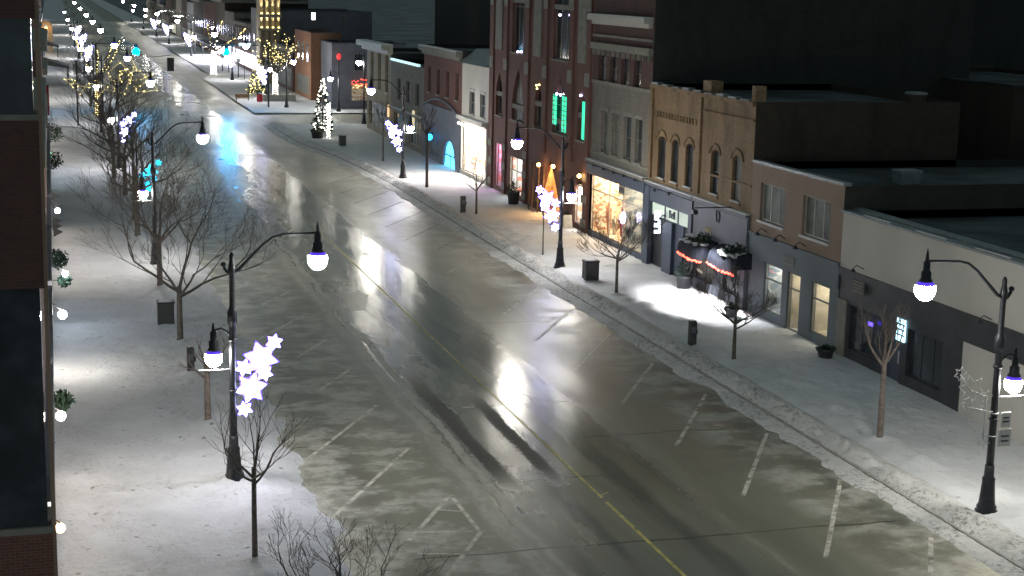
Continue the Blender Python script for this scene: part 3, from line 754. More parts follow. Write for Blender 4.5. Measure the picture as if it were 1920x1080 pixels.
# decorated conifer and wrapped trunk on the bulb-out
def fir(x, y, h, rr, label, seed, n_=420, z=.15):
    rnd = random.Random(seed); root = thing('fir_tree', label, 'tree', (x, y, z))
    MB().tube([(x, y, z), (x, y, z+h)], [.09, .02], 6).build('trunk', M['bark'], root)
    b = MB(); tips = []
    for i in range(n_):
        t = rnd.random()**1.3; zz = z+.25+t*(h-.3); R_ = rr*(1-t)**.8*rnd.uniform(.55, 1.05)+.05; a = rnd.uniform(0, 6.28)
        c = Vector((x+math.cos(a)*R_, y+math.sin(a)*R_, zz-.15*R_)); tips.append(c)
        s_ = .05+.22*(1-t*.6); u = Vector((-math.sin(a), math.cos(a), 0))*s_*.5; o_ = Vector((math.cos(a), math.sin(a), -.35))*s_
        b.poly([tuple(c-o_-u*.4), tuple(c-u), tuple(c+o_*.8), tuple(c+u)])
        b.poly([tuple(c-o_), tuple(c+Vector((0,0,s_*.3))), tuple(c+o_*.7), tuple(c-Vector((0,0,s_*.3)))])
    b.build('crown', M['evergreen'], root)
    return root, tips
f1, ft = fir(*G(605, 250)[:2], 5.6, 1.15, 'tall narrow decorated fir on the pavement before the side street', 3)
string_lights('white and yellow bulbs on the tall narrow fir', [[t, t+Vector((.02, 0, .02))] for t in random.Random(2).sample(ft, 90)], M['white_bulb'], .075, .3, .05)
x_, y_, _ = G(616, 262)
tr = thing('wrapped_tree', 'slender trunk wound in lights next to the decorated fir', 'tree', (x_, y_, .1))
MB().tube([(x_, y_, .1), (x_, y_, 3.6)], [.11, .08], 7).build('trunk', M['bark_pale'], tr)
string_lights('white bulbs wound on the slender trunk by the fir', [[(x_+.13*math.cos(a*.9), y_+.13*math.sin(a*.9), .15+a*.045) for a in range(78)]], M['white_bulb'], .06, .13, .02)
f2, ft2 = fir(*G(482, 178)[:2], 4.6, 1.5, 'broad decorated fir left of the glowing wrapped tree', 9)
string_lights('mixed bulbs on the broad fir by the glowing tree', [[t, t+Vector((.02, 0, .02))] for t in random.Random(4).sample(ft2, 110)], M['warm_bulb'], .085, .3, .05)

# ================================================================== buildings on the right
def wall_front(b, y0, y1, z0, z1, holes, x=XF, rev=.22):
    """front sheet facing -X with rectangular holes and their reveals"""
    ys = sorted(set([y0, y1]+[max(y0, min(y1, h[i])) for h in holes for i in (0, 1)]))
    zs = sorted(set([z0, z1]+[max(z0, min(z1, h[i])) for h in holes for i in (2, 3)]))
    for a, c in zip(ys, ys[1:]):
        for d, e in zip(zs, zs[1:]):
            my, mz = (a+c)/2, (d+e)/2
            if any(h[0] < my < h[1] and h[2] < mz < h[3] for h in holes): continue
            b.quad((x, a, d), (x, a, e), (x, c, e), (x, c, d))
    for h in holes:
        a, c, d, e = max(y0, h[0]), min(y1, h[1]), max(z0, h[2]), min(z1, h[3]); X = x+rev
        b.quad((x, a, d), (X, a, d), (X, a, e), (x, a, e)); b.quad((x, c, e), (X, c, e), (X, c, d), (x, c, d))
        b.quad((x, a, e), (X, a, e), (X, c, e), (x, c, e)); b.quad((x, c, d), (X, c, d), (X, a, d), (x, a, d))
def arch_fill(b, h, kind, x=XF, rev=.2, n=8):
    """spandrels that turn a rectangular hole's head into an arch"""
    a, c, d, e = h; w_ = (c-a)/2; m_ = (a+c)/2
    r_ = w_*(1.0 if kind == 'round' else 1.7 if kind == 'gothic' else .45)
    cur = []
    for i in range(n+1):
        t = -1+2*i/n
        if kind == 'gothic': zz = e-r_+r_*(1-abs(t))**.62*1.0
        else: zz = e-r_+r_*math.sqrt(max(0, 1-t*t))
        cur.append((m_+t*w_, min(e-.001, zz)))
    for (ya, za), (yb, zb) in zip(cur, cur[1:]):
        b.quad((x, ya, za), (x, ya, e), (x, yb, e), (x, yb, zb))
        b.quad((x, ya, za), (x, yb, zb), (x+rev, yb, zb), (x+rev, ya, za))
def window(root, h, fm='white_metal', pm='glass', style='sash', x=XF, rev=.22, sill=True, sm='stone', name='window', mull=1, bars=1, label=None):
    a, c, d, e = h; X = x+rev-.07; t = .06
    b = MB(); b.box(X, X+.06, a, a+t, d, e).box(X, X+.06, c-t, c, d, e).box(X, X+.06, a+t, c-t, d, d+t).box(X, X+.06, a+t, c-t, e-t, e)
    for i in range(mull):
        yy = a+(c-a)*(i+1)/(mull+1); b.box(X+.005, X+.055, yy-.03, yy+.03, d+t, e-t)
    for i in range(bars):
        zz = d+(e-d)*(i+1)/(bars+1); b.box(X+.01, X+.05, a+t, c-t, zz-.025, zz+.025)
    f = b.build(name, M[fm], root, label)
    MB().quad((X+.03, a, d), (X+.03, a, e), (X+.03, c, e), (X+.03, c, d)).build('pane', M[pm], f)
    if sill: MB().box(x-.10, x+.06, a-.08, c+.08, d-.12, d-.002).build('sill', M[sm], f)
    return f
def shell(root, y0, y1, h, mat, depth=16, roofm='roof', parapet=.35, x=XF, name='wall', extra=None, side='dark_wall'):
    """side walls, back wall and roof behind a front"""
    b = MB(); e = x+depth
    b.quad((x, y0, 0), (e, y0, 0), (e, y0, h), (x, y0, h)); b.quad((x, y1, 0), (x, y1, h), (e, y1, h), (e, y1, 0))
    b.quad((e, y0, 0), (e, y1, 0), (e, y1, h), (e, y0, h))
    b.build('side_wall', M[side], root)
    b = MB()
    if extra: extra(b)
    b.build(name, M[mat], root)
    rf = MB().quad((x+.01, y0+.01, h-parapet), (e, y0+.01, h-parapet), (e, y1-.01, h-parapet), (x+.01, y1-.01, h-parapet)).build('roof', M[roofm], root)
    return rf
def shop_room(root, y0, y1, z0, z1, panel, goods, depth=2.0, x=XF, props=None, glass=True, fm='cream', mull=(), tr=None, label=None):
    """a lit display bay: floor, back, sides, ceiling light, glazing bars, pane"""
    X = x+.25; E_ = X+depth
    b = MB()
    b.quad((E_, y0, z0), (E_, y1, z0), (E_, y1, z1), (E_, y0, z1)); b.quad((X, y0, z0), (E_, y0, z0), (E_, y0, z1), (X, y0, z1))
    b.quad((X, y1, z0), (X, y1, z1), (E_, y1, z1), (E_, y1, z0)); b.quad((X, y0, z0), (X, y1, z0), (E_, y1, z0), (E_, y0, z0))
    b.quad((X, y0, z1), (E_, y0, z1), (E_, y1, z1), (X, y1, z1))
    wn = MB(); t = .07
    wn.box(x+.10, x+.18, y0, y0+t, z0, z1).box(x+.10, x+.18, y1-t, y1, z0, z1).box(x+.10, x+.18, y0+t, y1-t, z0, z0+t).box(x+.10, x+.18, y0+t, y1-t, z1-t, z1)
    for m_ in mull: wn.box(x+.105, x+.175, m_-.04, m_+.04, z0+t, z1-t)
    if tr: wn.box(x+.11, x+.17, y0+t, y1-t, tr-.04, tr+.04)
    f = wn.build('shop_window', M[fm], root, label)
    b.build('display_bay', M[goods], f)
    if panel: MB().box(X+.3, E_-.3, y0+.2, y1-.2, z1-.08, z1-.03).build('ceiling_light', M[panel], f)
    if glass: MB().quad((x+.14, y0, z0), (x+.14, y0, z1), (x+.14, y1, z1), (x+.14, y1, z0)).build('pane', M['shop_glass'], f)
    if props: props(f, X, y0, y1, z0, z1)
    return f
def mannequin(parent, x, y, z, h, mat):
    b = MB().lathe([(.10, 0), (.13, h*.25), (.17, h*.45), (.13, h*.58), (.20, h*.78), (.07, h*.84), (.05, h*.87), (.09, h*.92), (.06, h)], 10, (x, y, z))
    b.tube([(x, y+.18, z+h*.78), (x-.05, y+.27, z+h*.6), (x-.1, y+.22, z+h*.45)], [.05, .045, .035], 6)
    b.tube([(x, y-.18, z+h*.78), (x-.05, y-.27, z+h*.6), (x-.1, y-.22, z+h*.45)], [.05, .045, .035], 6)
    return b.build('mannequin', M[mat], parent)
def cornice(root, y0, y1, z, h, out, mat='stone', snow=True, name='cornice', x=XF):
    b = MB(); b.box(x-out*.45, x+.05, y0, y1, z, z+h*.45).box(x-out, x+.05, y0-.03, y1+.03, z+h*.45+.002, z+h)
    o = b.build(name, M[mat], root)
    if snow: MB().box(x-out+.03, x+.04, y0, y1, z+h+.001, z+h+.07).build('snow_cap', M['snow_clean'], o)
    return o
def Yof(px, py): return F(px, py)[0]
def Zof(px, py): return F(px, py)[1]

# --- edges of the fronts along the street, measured at the building line
E = [30.0, F(1572, 560)[0], F(1408, 400)[0], F(1216, 350)[0], F(1109, 250)[0], F(915, 250)[0], F(866, 200)[0], F(795, 180)[0], F(733, 200)[0], F(688, 190)[0]]
# ---------- white-walled block nearest the right edge
y0, y1 = E[0], E[1]
B = thing('shop_building', 'long low white-walled building with dark shopfront at the right edge', 'building', (XF, y0, 0))
h1 = Zof(1700, 432); zf = Zof(1700, 545); zl = Zof(1700, 592)
wy = F(1805, 660)[0]                                     # where the dark front gives way to the white panel
hol = [(wy+.4, y1-.5, .25, 2.9)]
shell(B, y0, y1, h1, 'white_wall', 26, extra=lambda b: (wall_front(b, y0, y1, zf, h1-.004, []), wall_front(b, y0, wy, 0, F(1850, 655)[1], [])))
fb = MB(); wall_front(fb, wy, y1, 0, zf, [(wy+1.4, wy+4.0, .6, 2.5), (wy+4.5, wy+5.6, .1, 2.6), (wy+6.1, y1-1.0, .6, 2.5)], XF+.02, .25)
fb.box(XF-.12, XF+.02, y0, wy, F(1850, 655)[1], zf); fb.box(XF-.09, XF+.02, wy, y1, zf-.35, zf)
fb.build('shopfront', M['black_shop'], B)
for (a, c) in ((wy+1.4, wy+4.0), (wy+6.1, y1-1.0)): window(B, (a, c, .6, 2.5), 'black_shop', 'glass', x=XF+.02, sill=False, name='shop_window', mull=2, bars=0)
dr = MB().box(XF+.14, XF+.20, wy+4.5, wy+5.6, .1, 2.6).build('door', M['blue_shop'], B)
MB().box(XF+.06, XF+.12, wy+4.65, wy+4.70, .9, 1.4).build('handle', M['white_metal'], dr)
a = FR(1682, 598, 1698, 640, XF-.02); MB().box(XF-.05, XF-.01, *a).build('lit_screen', M['screen'], B, 'tall bright blue and white screen in the dark shopfront')
b = MB()
for i in range(3): b.box(XF-.065, XF-.055, a[0]-.01, a[1]+.01, a[2]+(a[3]-a[2])*(.25+.24*i), a[2]+(a[3]-a[2])*(.32+.24*i))
b.build('screen_bars', M['ink'], B)
a = FR(1628, 604, 1637, 611, XF-.02); MB().box(XF-.05, XF-.01, *a).build('indicator_light', M['star_fringe'], B)
a = FR(1603, 527, 1624, 550, XF-.02); MB().box(XF-.13, XF-.10, *a).build('wall_sign', M['stone'], B, 'small pale sign plate on the dark fascia')
b = MB()
for i in range(3): b.box(XF-.15, XF-.135, a[0]+.05, a[1]-.05, a[2]+(a[3]-a[2])*(.2+.27*i), a[2]+(a[3]-a[2])*(.3+.27*i))
b.build('sign_lines', M['ink'], B)
b = MB(); b.box(XF-.14, XF+.35, y0, y1-.02, h1+.002, h1+.09); b.box(XF+.42, XF+.9, y0, y1-.02, h1-.15, h1+.16); b.build('roof_flashing', M['metal_strip'], B)
yy = y0+1
while yy < y1-3: MB().box(XF-.06, XF+.0, yy, yy+2.2, h1+.1, h1+.14).build('snow_ridge', M['snow_clean'], B); yy += 4.2
for px, py in ((1620, 505), (1740, 548), (1860, 600)):
    q = F(px, py); b = MB().tube([(XF, q[0], q[1]), (XF-.35, q[0], q[1]+.18), (XF-.5, q[0], q[1]+.05)], .02, 5); b.lathe([(.12, 0), (.04, .12)], 8, (XF-.5, q[0], q[1]-.08))
    b.build('gooseneck_lamp', M['iron'], B)
# ---------- beige two-storey
y0, y1 = E[1], E[2]
B = thing('shop_building', 'beige two-storey building with two white-framed triple windows above', 'building', (XF, y0, 0))
h2 = Zof(1500, 327); zf = (F(1408, 432)[1]+F(1570, 500)[1])/2
w1 = FR(1425, 350, 1472, 420); w2 = FR(1504, 372, 1557, 447)
zt = max(w1[3], w2[3]); zb = min(w1[2], w2[2]); w1 = (w1[0], w1[1], zb, zt); w2 = (w2[0], w2[1], zb, zt)
shell(B, y0, y1, h2, 'beige', 20, extra=lambda b: wall_front(b, y0, y1, zf, h2-.004, [w1, w2]))
for w_ in (w1, w2): window(B, w_, 'white_metal', 'glass_grey', mull=2, bars=0, sm='white_metal')
MB().box(XF-.06, XF+.3, y0, y1-.01, h2+.002, h2+.14).build('coping', M['metal_strip'], B)
sA = FR(1432, 498, 1462, 600); sD = FR(1475, 515, 1497, 608); sB = FR(1520, 535, 1550, 640)
zt = Zof(1448, 497); holes = [(sA[0]-.1, sA[1]+.1, .55, zt), (sD[0]-.05, sD[1]+.05, .16, zt), (sB[0]-.1, sB[1]+.1, .55, zt)]
fb = MB(); wall_front(fb, y0, y1, 0, zf, holes, XF+.02, .25)
fb.box(XF-.07, XF+.019, y0+.02, y1-.02, zt+.12, zf-.02)
fb.box(XF-.12, XF+.019, y0+.02, y1-.02, zf+.001, zf+.10)
fb.build('shopfront', M['teal_shop'], B)
shop_room(B, holes[0][0], holes[0][1], .55, zt, 'panel_cool', 'goods_dim', fm='stone', tr=zt-.75, props=lambda f, X, a, c, d, e: mannequin(f, X+.7, (a+c)/2, d, 1.3, 'cream'))
shop_room(B, holes[1][0], holes[1][1], .16, zt, 'panel_dim', 'cream', fm='stone', tr=zt-.75, label='warmly lit glazed shop door')
shop_room(B, holes[2][0], holes[2][1], .55, zt, 'panel_dim', 'cream', fm='stone', tr=zt-.75, props=lambda f, X, a, c, d, e: mannequin(f, X+.7, (a+c)/2, d, 1.2, 'wood'))
for px, py in ((1438, 440), (1472, 452), (1510, 466)):
    q = F(px, py); b = MB().tube([(XF, q[0], q[1]+.1), (XF-.3, q[0], q[1]+.3), (XF-.5, q[0], q[1]+.15)], .022, 5); b.lathe([(.14, 0), (.05, .14)], 8, (XF-.5, q[0], q[1]))
    b.build('gooseneck_lamp', M['iron'], B)
q = F(1478, 488)
a = FR(1468, 480, 1489, 497, XF-.08); s_ = MB().box(XF-.10, XF-.075, *a).build('shop_sign', M['stone'], B, 'small pale sign with two rows of lettering')
b = MB()
for i in range(2):
    for j in range(4): b.box(XF-.112, XF-.102, a[0]+(a[1]-a[0])*(.12+.22*j), a[0]+(a[1]-a[0])*(.25+.22*j), a[2]+(a[3]-a[2])*(.2+.42*i), a[2]+(a[3]-a[2])*(.45+.42*i))
b.build('sign_lettering', M['teal_shop'], s_)
a = FR(1567, 556, 1583, 680, XF-.05); MB().box(XF-.06, XF+.015, a[0], a[1], .15, 2.6).build('pale_panel', M['stone'], B)
# ---------- buff brick pair
y0, y1 = E[2], E[3]; ym = F(1306, 372)[0]
B = thing('brick_building', 'yellow-brown brick building with five tall narrow windows and two dark shopfronts', 'building', (XF, y0, 0))
h3 = (F(1225, 160)[1]+F(1405, 185)[1])/2; zf = (F(1218, 345)[1]+F(1405, 402)[1])/2
ws = [FR(1234, 254, 1247, 336), FR(1259, 262, 1271, 345), FR(1285, 270, 1298, 352), FR(1333, 281, 1347, 366), FR(1373, 291, 1389, 380)]
zt = [sum(w_[3] for w_ in ws[:3])/3]*3+[(ws[3][3]+ws[4][3])/2]*2; zb = [sum(w_[2] for w_ in ws[:3])/3]*3+[(ws[3][2]+ws[4][2])/2]*2
ws = [(w_[0]-.05, w_[1]+.05, b_, t_) for w_, b_, t_ in zip(ws, zb, zt)]
def f3(b):
    wall_front(b, y0, y1, zf, h3-.004, ws)
    for w_ in ws: arch_fill(b, w_, 'flat')
    ymid = F(1313, 250)[0]
    b.box(XF-.12, XF-.002, ymid-.22, ymid+.22, zf+.3, h3-.25); b.box(XF-.13, XF-.002, y1-.42, y1-.02, zf+.3, h3-.25)
    b.box(XF-.10, XF-.002, y0+.02, ymid-.3, h3-.95, h3-.86); b.box(XF-.18, XF-.002, y0+.02, y1-.02, h3-.22, h3-.008)
    for k in range(14): b.box(XF-.09, XF-.002, ymid+.5+k*.42, ymid+.68+k*.42, h3-1.75, h3-1.45)
    for w_ in ws: # hood moulds
        m_ = (w_[0]+w_[1])/2; r_ = (w_[1]-w_[0])/2+.16; pts = [(XF-.03, m_+r_*math.cos(t*math.pi/8), w_[3]-.22+r_*.75*math.sin(t*math.pi/8)) for t in range(9)]
        b.tube(pts, .06, 5)
    for (ya, za) in ((ws[3][0], ws[3][2]+1.0),): b.box(XF-.05, XF-.002, y0+.02, ymid-.3, za-.05, za+.05)
    b.box(XF+.1, XF+.75, F(1330, 150)[0]-.1, F(1318, 150)[0]+.15, h3+.005, h3+.62); b.box(XF-.05, XF+.5, y0+.02, y0+.45, h3+.005, h3+.75)
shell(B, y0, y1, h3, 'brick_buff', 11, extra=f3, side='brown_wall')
for i, w_ in enumerate(ws):
    f = window(B, w_, 'black_shop', 'glass_grey' if i == 4 else 'glass', mull=0, bars=1, sm='brick_buff')
    MB().box(XF-.09, XF+.05, w_[0], w_[1], w_[2]+.001, w_[2]+.06).build('snow_cap', M['snow_clean'], f)
pieces('coping_snow', 'metal_strip', B, [(XF-.16, XF+.25, y0+.6+i*1.5, y0+1.5+i*1.5, h3+.002, h3+.05+.03*(i % 3)) for i in range(9) if y0+1.5+i*1.5 < y1])
# left (blue-grey) shopfront with the phone shop
zs1 = zf-.15
fb = MB(); so_ = FR(1228, 375, 1296, 415, XF); dd = FR(1238, 436, 1262, 500)
zlo = (F(1262, 418)[1])
fb.box(XF-.25, XF+.02, ym+.0, ym+.45, 0, zf-.15); fb.box(XF-.25, XF+.02, y1-.75, y1-.02, 0, zf-.15)
fb.box(XF-.22, XF+.02, ym+.45, y1-.75, zf-.95, zf-.16)
fb.box(XF+.0, XF+.1, ym+1.6, ym+2.8, 0, zf-1.75); fb.box(XF-.2, XF+.1, ym+2.8, ym+4.1, .16, zf-1.75)
fb.build('shopfront', M['blue_shop'], B)
st = MB().box(XF+.0, XF+.06, ym+.45, y1-.75, zf-1.72, zf-.97).build('sign_band', M['sign_soft'], B)
b = MB()
for k in (.33, .66): yy = ym+.45+(y1-.75-ym-.45)*k; b.box(XF-.04, XF-.005, yy-.06, yy+.06, zf-1.72, zf-.97)
b.build('sign_divider', M['blue_shop'], B)
yb_ = ym+.45+(y1-.75-ym-.45)*.48
text_mesh('Bell', .62, 'sign_lettering', M['ink'], B, (XF-.035, yb_, zf-1.36))
ls = F(1238, 416, XF-.3); b = MB()
yy, zz = ls[0], ls[1]
b.box(XF-.62, XF-.30, yy-.09, yy+.09, zz-.62, zz+.62); vs = b.build('projecting_sign', M['sign_white'], B, 'vertical lit white sign with dark notches')
b = MB(); b.box(XF-.64, XF-.50, yy-.10, yy+.10, zz-.05, zz+.10); b.box(XF-.64, XF-.44, yy-.10, yy+.10, zz-.42, zz-.30); b.box(XF-.42, XF-.28, yy-.10, yy+.10, zz+.15, zz+.28)
b.build('sign_mark', M['ink'], vs)
MB().box(XF-.3, XF+.0, yy-.03, yy+.03, zz+.3, zz+.36).build('sign_bracket', M['iron'], vs)
dr = MB().box(XF+.05, XF+.12, ym+.5, ym+1.6, .15, zf-1.75).build('door', M['glass'], B)
MB().box(XF+.0, XF+.045, ym+.62, ym+.67, .9, 1.5).build('handle', M['white_metal'], dr)
MB().box(XF+.13, XF+.2, ym+.3, y1-.2, 0, zf-.2).build('shop_back', M['black_shop'], B)
# right (grey) front
fb = MB(); za = F(1356, 486)[1]
fb.box(XF-.16, XF+.02, y0+.02, ym-.02, 2.35, zf-.15); fb.box(XF-.20, XF+.02, y0+.02, y0+.5, 0, 2.349); fb.box(XF-.20, XF+.02, ym-.3, ym-.02, 0, 2.349); fb.box(XF-.16, XF+.02, y0+.5, ym-.3, .15, .65)
fb.build('shopfront', M['grey_shop'], B, 'grey shopfront with two snowy awnings')
window(B, (y0+.5, (y0+ym)/2-.6, .65, 2.35), 'grey_shop', 'glass', x=XF-.1, sill=False, name='shop_window', mull=1, bars=0)
window(B, ((y0+ym)/2+.6, ym-.3, .65, 2.35), 'grey_shop', 'glass_grey', x=XF-.1, sill=False, name='shop_window', mull=1, bars=0)
dr = MB().box(XF-.02, XF+.05, (y0+ym)/2-.55, (y0+ym)/2+.55, .15, 2.35).build('door', M['black_shop'], B)
MB().box(XF-.07, XF-.025, (y0+ym)/2-.4, (y0+ym)/2-.35, .9, 1.3).build('handle', M['white_metal'], dr)
q = F(1328, 432, XF-.16); text_mesh('1872', .42, 'date_lettering', M['gold'], B, (XF-.18, q[0], q[1]))
q = F(1347, 406, XF-.16); b = MB()
for s_ in (-1, 1): b.tube([(XF-.19, q[0]+s_*.12, q[1]-.28), (XF-.19, q[0]+s_*.22, q[1]+.05), (XF-.19, q[0]+s_*.14, q[1]+.28)], .03, 5)
b.build('fascia_emblem', M['ink'], B)
c3 = cornice(B, ym+.02, y1-.02, zf-.15, .22, .32, 'grey_shop'); c3 = cornice(B, y0+.02, ym-.02, zf-.15, .22, .28, 'grey_shop')
for px, py in ((1243, 355), (1270, 362)):
    b = MB(); q = F(px, py); b.lathe([(.10, 0), (.04, .16)], 8, (XF-.5, q[0], q[1]-.1)); b.tube([(XF-.2, q[0], q[1]), (XF-.5, q[0], q[1]+.06)], .02, 5)
    b.build('gooseneck_lamp', M['iron'], B)
def awning(root, a, c, z0, z1, out, mat, label, x=XF-.16, snow=True):
    b = MB(); n_ = 8
    for i in range(n_):
        t0, t1 = i/n_*math.pi/2, (i+1)/n_*math.pi/2
        p0 = (x-out*math.sin(t0), z0+(z1-z0)*math.cos(t0)); p1 = (x-out*math.sin(t1), z0+(z1-z0)*math.cos(t1))
        b.quad((p0[0], a, p0[1]), (p0[0], c, p0[1]), (p1[0], c, p1[1]), (p1[0], a, p1[1]))
    pr = [(x, a, z0)]+[(x-out*math.sin(i/n_*math.pi/2), a, z0+(z1-z0)*math.cos(i/n_*math.pi/2)) for i in range(n_, -1, -1)]
    b.poly(pr); b.poly([(p[0], c, p[2]) for p in reversed(pr)])
    b.box(x-out-.01, x-out+.02, a, c, z0-.25, z0)
    o = b.build('awning', M[mat], root, label)
    if snow:
        s_ = MB(); rnd = random.Random(int(a*10))
        for k in range(13):
            t = rnd.uniform(.1, .62)*math.pi/2; yy = rnd.uniform(a+.2, c-.2)
            s_.blob((x-out*math.sin(t)*.97, yy, z0+(z1-z0)*math.cos(t)), rnd.uniform(.16, .34), 7, .22, .2)
        s_.build('snow_cap', M['snow_right'], o)
        g_ = MB()
        for k in range(90):
            t = rnd.uniform(.1, .6)*math.pi/2; yy = a+(c-a)*rnd.uniform(.1, .6); c_ = Vector((x-out*math.sin(t), yy, z0+(z1-z0)*math.cos(t)+rnd.uniform(.02, .3)))
            u = Vector((rnd.gauss(0, 1), rnd.gauss(0, 1), rnd.gauss(0, 1))).normalized()*.16; v_ = u.orthogonal().normalized()*.06
            g_.poly([tuple(c_-u), tuple(c_+v_), tuple(c_+u), tuple(c_-v_)])
        g_.build('evergreen_bough', M['evergreen'], o)
    return o
aw1 = FR(1272, 448, 1318, 478, XF-1.0); aw2 = FR(1328, 468, 1380, 500, XF-1.0)
awning(B, aw1[0], aw1[1], aw1[2]+.1, aw1[2]+.85, .9, 'awning_cloth', 'dark rounded awning with snow, left of the pair')
awning(B, aw2[0], aw2[1], aw2[2]+.1, aw2[2]+.85, .9, 'awning_cloth', 'dark rounded awning with snow, right of the pair')
for a_, lb in ((aw1, 'left'), (aw2, 'right')):
    xo = XF-1.1
    string_lights('red bulbs along the hem of the %s snowy awning' % lb, [[(xo, a_[0], a_[2]-.12), (xo, (a_[0]+a_[1])/2, a_[2]-.22), (xo, a_[1], a_[2]-.10)]], M['red_bulb'], .055, .12, .04)
# neon scribble
q = F(1313, 508, XF-.1)
b = MB(); pts = [(XF-.13, q[0]+.35-k*.07, q[1]+.09*math.sin(k*1.9)) for k in range(11)]; b.tube(pts, .022, 5); b.build('neon_sign', M['glass_lit'], B, 'small scribble of pale neon in the window')
# lamp added here for the bright snow patch; its real source is unseen
fx, fy, fz = XF-2.1, G(1290, 575)[1], zf-.1
fl = MB().tube([(fx, fy, fz+.2), (fx, fy, fz+.3), (XF-.1, fy, fz+.3)], .03, 5).box(fx-.12, fx+.12, fy-.18, fy+.18, fz, fz+.2).build('added_floodlight', M['iron'], B)
sp = bpy.data.lights.new('added_flood_beam', 'SPOT'); sp.energy = 5200; sp.spot_size = R(84); sp.spot_blend = .75; sp.shadow_soft_size = .06; sp.color = (.97, .98, 1.0)
so_ = bpy.data.objects.new('added_flood_beam', sp); C.objects.link(so_); so_.location = (fx, fy, fz-.04)
tgt = Vector((fx-.5, fy-.3, 0)) ; dv = tgt-Vector(so_.location); so_.rotation_euler = (0, R(-4), 0); so_.scale = (.80, 1.75, 1)
# ---------- three-storey with grey stone middle
y0, y1 = E[3], E[4]
B = thing('shop_building', 'three-storey building, brick above grey stone, with three pale cornices and a warm display', 'building', (XF, y0, 0))
h4 = F(1170, -40)[1]; zc = (F(1114, 151)[1]+F(1214, 171)[1])/2; zf = (F(1108, 302)[1]+F(1214, 336)[1])/2
w2f = [FR(1127, 207, 1139, 288), FR(1147, 212, 1160, 294), FR(1169, 219, 1183, 299), FR(1191, 225, 1204, 300)]
zt = sum(w_[3] for w_ in w2f)/4; zb = sum(w_[2] for w_ in w2f)/4; w2f = [(w_[0], w_[1], zb, zt) for w_ in w2f]
w3f = [FR(1122, 100, 1136, 155), FR(1143, 103, 1157, 158), FR(1165, 107, 1180, 161), FR(1188, 110, 1203, 166)]
zt3 = sum(w_[3] for w_ in w3f)/4; zb3 = sum(w_[2] for w_ in w3f)/4; w3f = [(w_[0], w_[1], zb3, zt3) for w_ in w3f]
def f4(b):
    wall_front(b, y0, y1, zc, h4-.004, w3f)
    for w_ in w3f: arch_fill(b, w_, 'flat')
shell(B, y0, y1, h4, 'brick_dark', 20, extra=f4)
b = MB(); wall_front(b, y0, y1, zf, zc, w2f); b.build('stone_storey', M['stone_grey'], B)
for w_ in w3f: window(B, w_, 'brick_dark', 'glass', mull=0, sill=False)
for i, w_ in enumerate(w2f):
    f = window(B, w_, 'stone', 'glass_grey' if i in (0, 1) else 'glass', mull=0, sm='stone')
    MB().box(XF-.05, XF+.02, w_[0]-.08, w_[1]+.08, w_[3]+.002, w_[3]+.22).build('lintel', M['stone'], f)
cornice(B, y0+.25, y1-.1, (F(1116, 48)[1]+F(1228, 50)[1])/2, .55, .55, 'white_wall')
z_ = (F(1116, 68)[1]+F(1228, 79)[1])/2; MB().box(XF-.14, XF-.002, y0+.05, y1-.05, z_, z_+.14).build('string_course', M['stone'], B)
z_ = (F(1116, 92)[1]+F(1228, 104)[1])/2; MB().box(XF-.28, XF-.002, y0+.05, y1-.05, z_, z_+.40).build('string_course', M['stone'], B)
for k in range(12): yy = y0+.3+k*(y1-y0-.6)/11; MB().box(XF-.20, XF-.002, yy-.06, yy+.06, z_-.35, z_-.004).build('corbel', M['stone'], B)
MB().box(XF-.12, XF-.002, y0+.02, y1-.02, zc-.08, zc+.10).build('string_course', M['stone'], B)
cornice(B, y0+.05, y1-.05, zf-.12, .24, .40, 'stone')
z_ = (F(1114, 290)[1]+F(1214, 312)[1])/2
MB().box(XF-.08, XF-.002, y0+.02, y1-.02, zf+.55, zf+.66).build('string_course', M['stone'], B)
fb = MB(); zt = zf-.75
fb.box(XF-.28, XF+.02, y0+.02, y1-.02, zt, zf-.13); fb.box(XF-.10, XF+.02, y0+.02, y0+.55, 0, zt-.001); fb.box(XF-.05, XF+.02, y0+.55, y1-.1, .1, .45)
fb.build('shopfront', M['blue_shop'], B)
def pr4(f, X, a, c, d, e):
    mannequin(f, X+.6, c-(c-a)*.22, d, 1.9, 'skin_doll'); mannequin(f, X+.9, c-(c-a)*.50, d, 1.8, 'red_cloth'); mannequin(f, X+.7, c-(c-a)*.36, d, 1.2, 'cream')
ya_ = y0+.55; yb_ = y1-.1; ymid = ya_+(yb_-ya_)*.40
shop_room(B, ymid, yb_, .45, zt, 'panel_warm', 'goods_warm', 2.2, props=pr4, mull=(ymid+(yb_-ymid)*.42,), tr=zt-1.0)
shop_room(B, ya_, ymid-.02, .45, zt, 'panel_dim', 'goods_dim', 2.2, mull=(), tr=zt-1.0, props=lambda f, X, a, c, d, e: mannequin(f, X+.8, (a+c)/2+.4, d, 1.6, 'blue_shop'))
q = F(1166, 356); s_ = MB().box(XF-.02, XF+.06, q[0]-.55, q[0]+.55, q[1]-.28, q[1]+.28).build('shop_sign', M['cream'], B)
b = MB()
for k in (-1, 0, 1): b.box(XF-.04, XF-.025, q[0]+k*.3-.1, q[0]+k*.3+.1, q[1]-.17, q[1]+.17)
b.build('sign_lettering', M['ink'], s_)
q = F(1143, 352); MB().blob((XF+.7, q[0], q[1]), .25, 7).build('hanging_lamp', M['lantern'], B)
q = F(1178, 408); MB().blob((XF-.35, q[0]-.05, q[1]), .18, 7, 2.0).build('violet_lantern', M['pane_violet'], B)
q_ = q; MB().blob((XF-.35, q[0]-.05, q[1]), .24, 8, 1.9).v and None
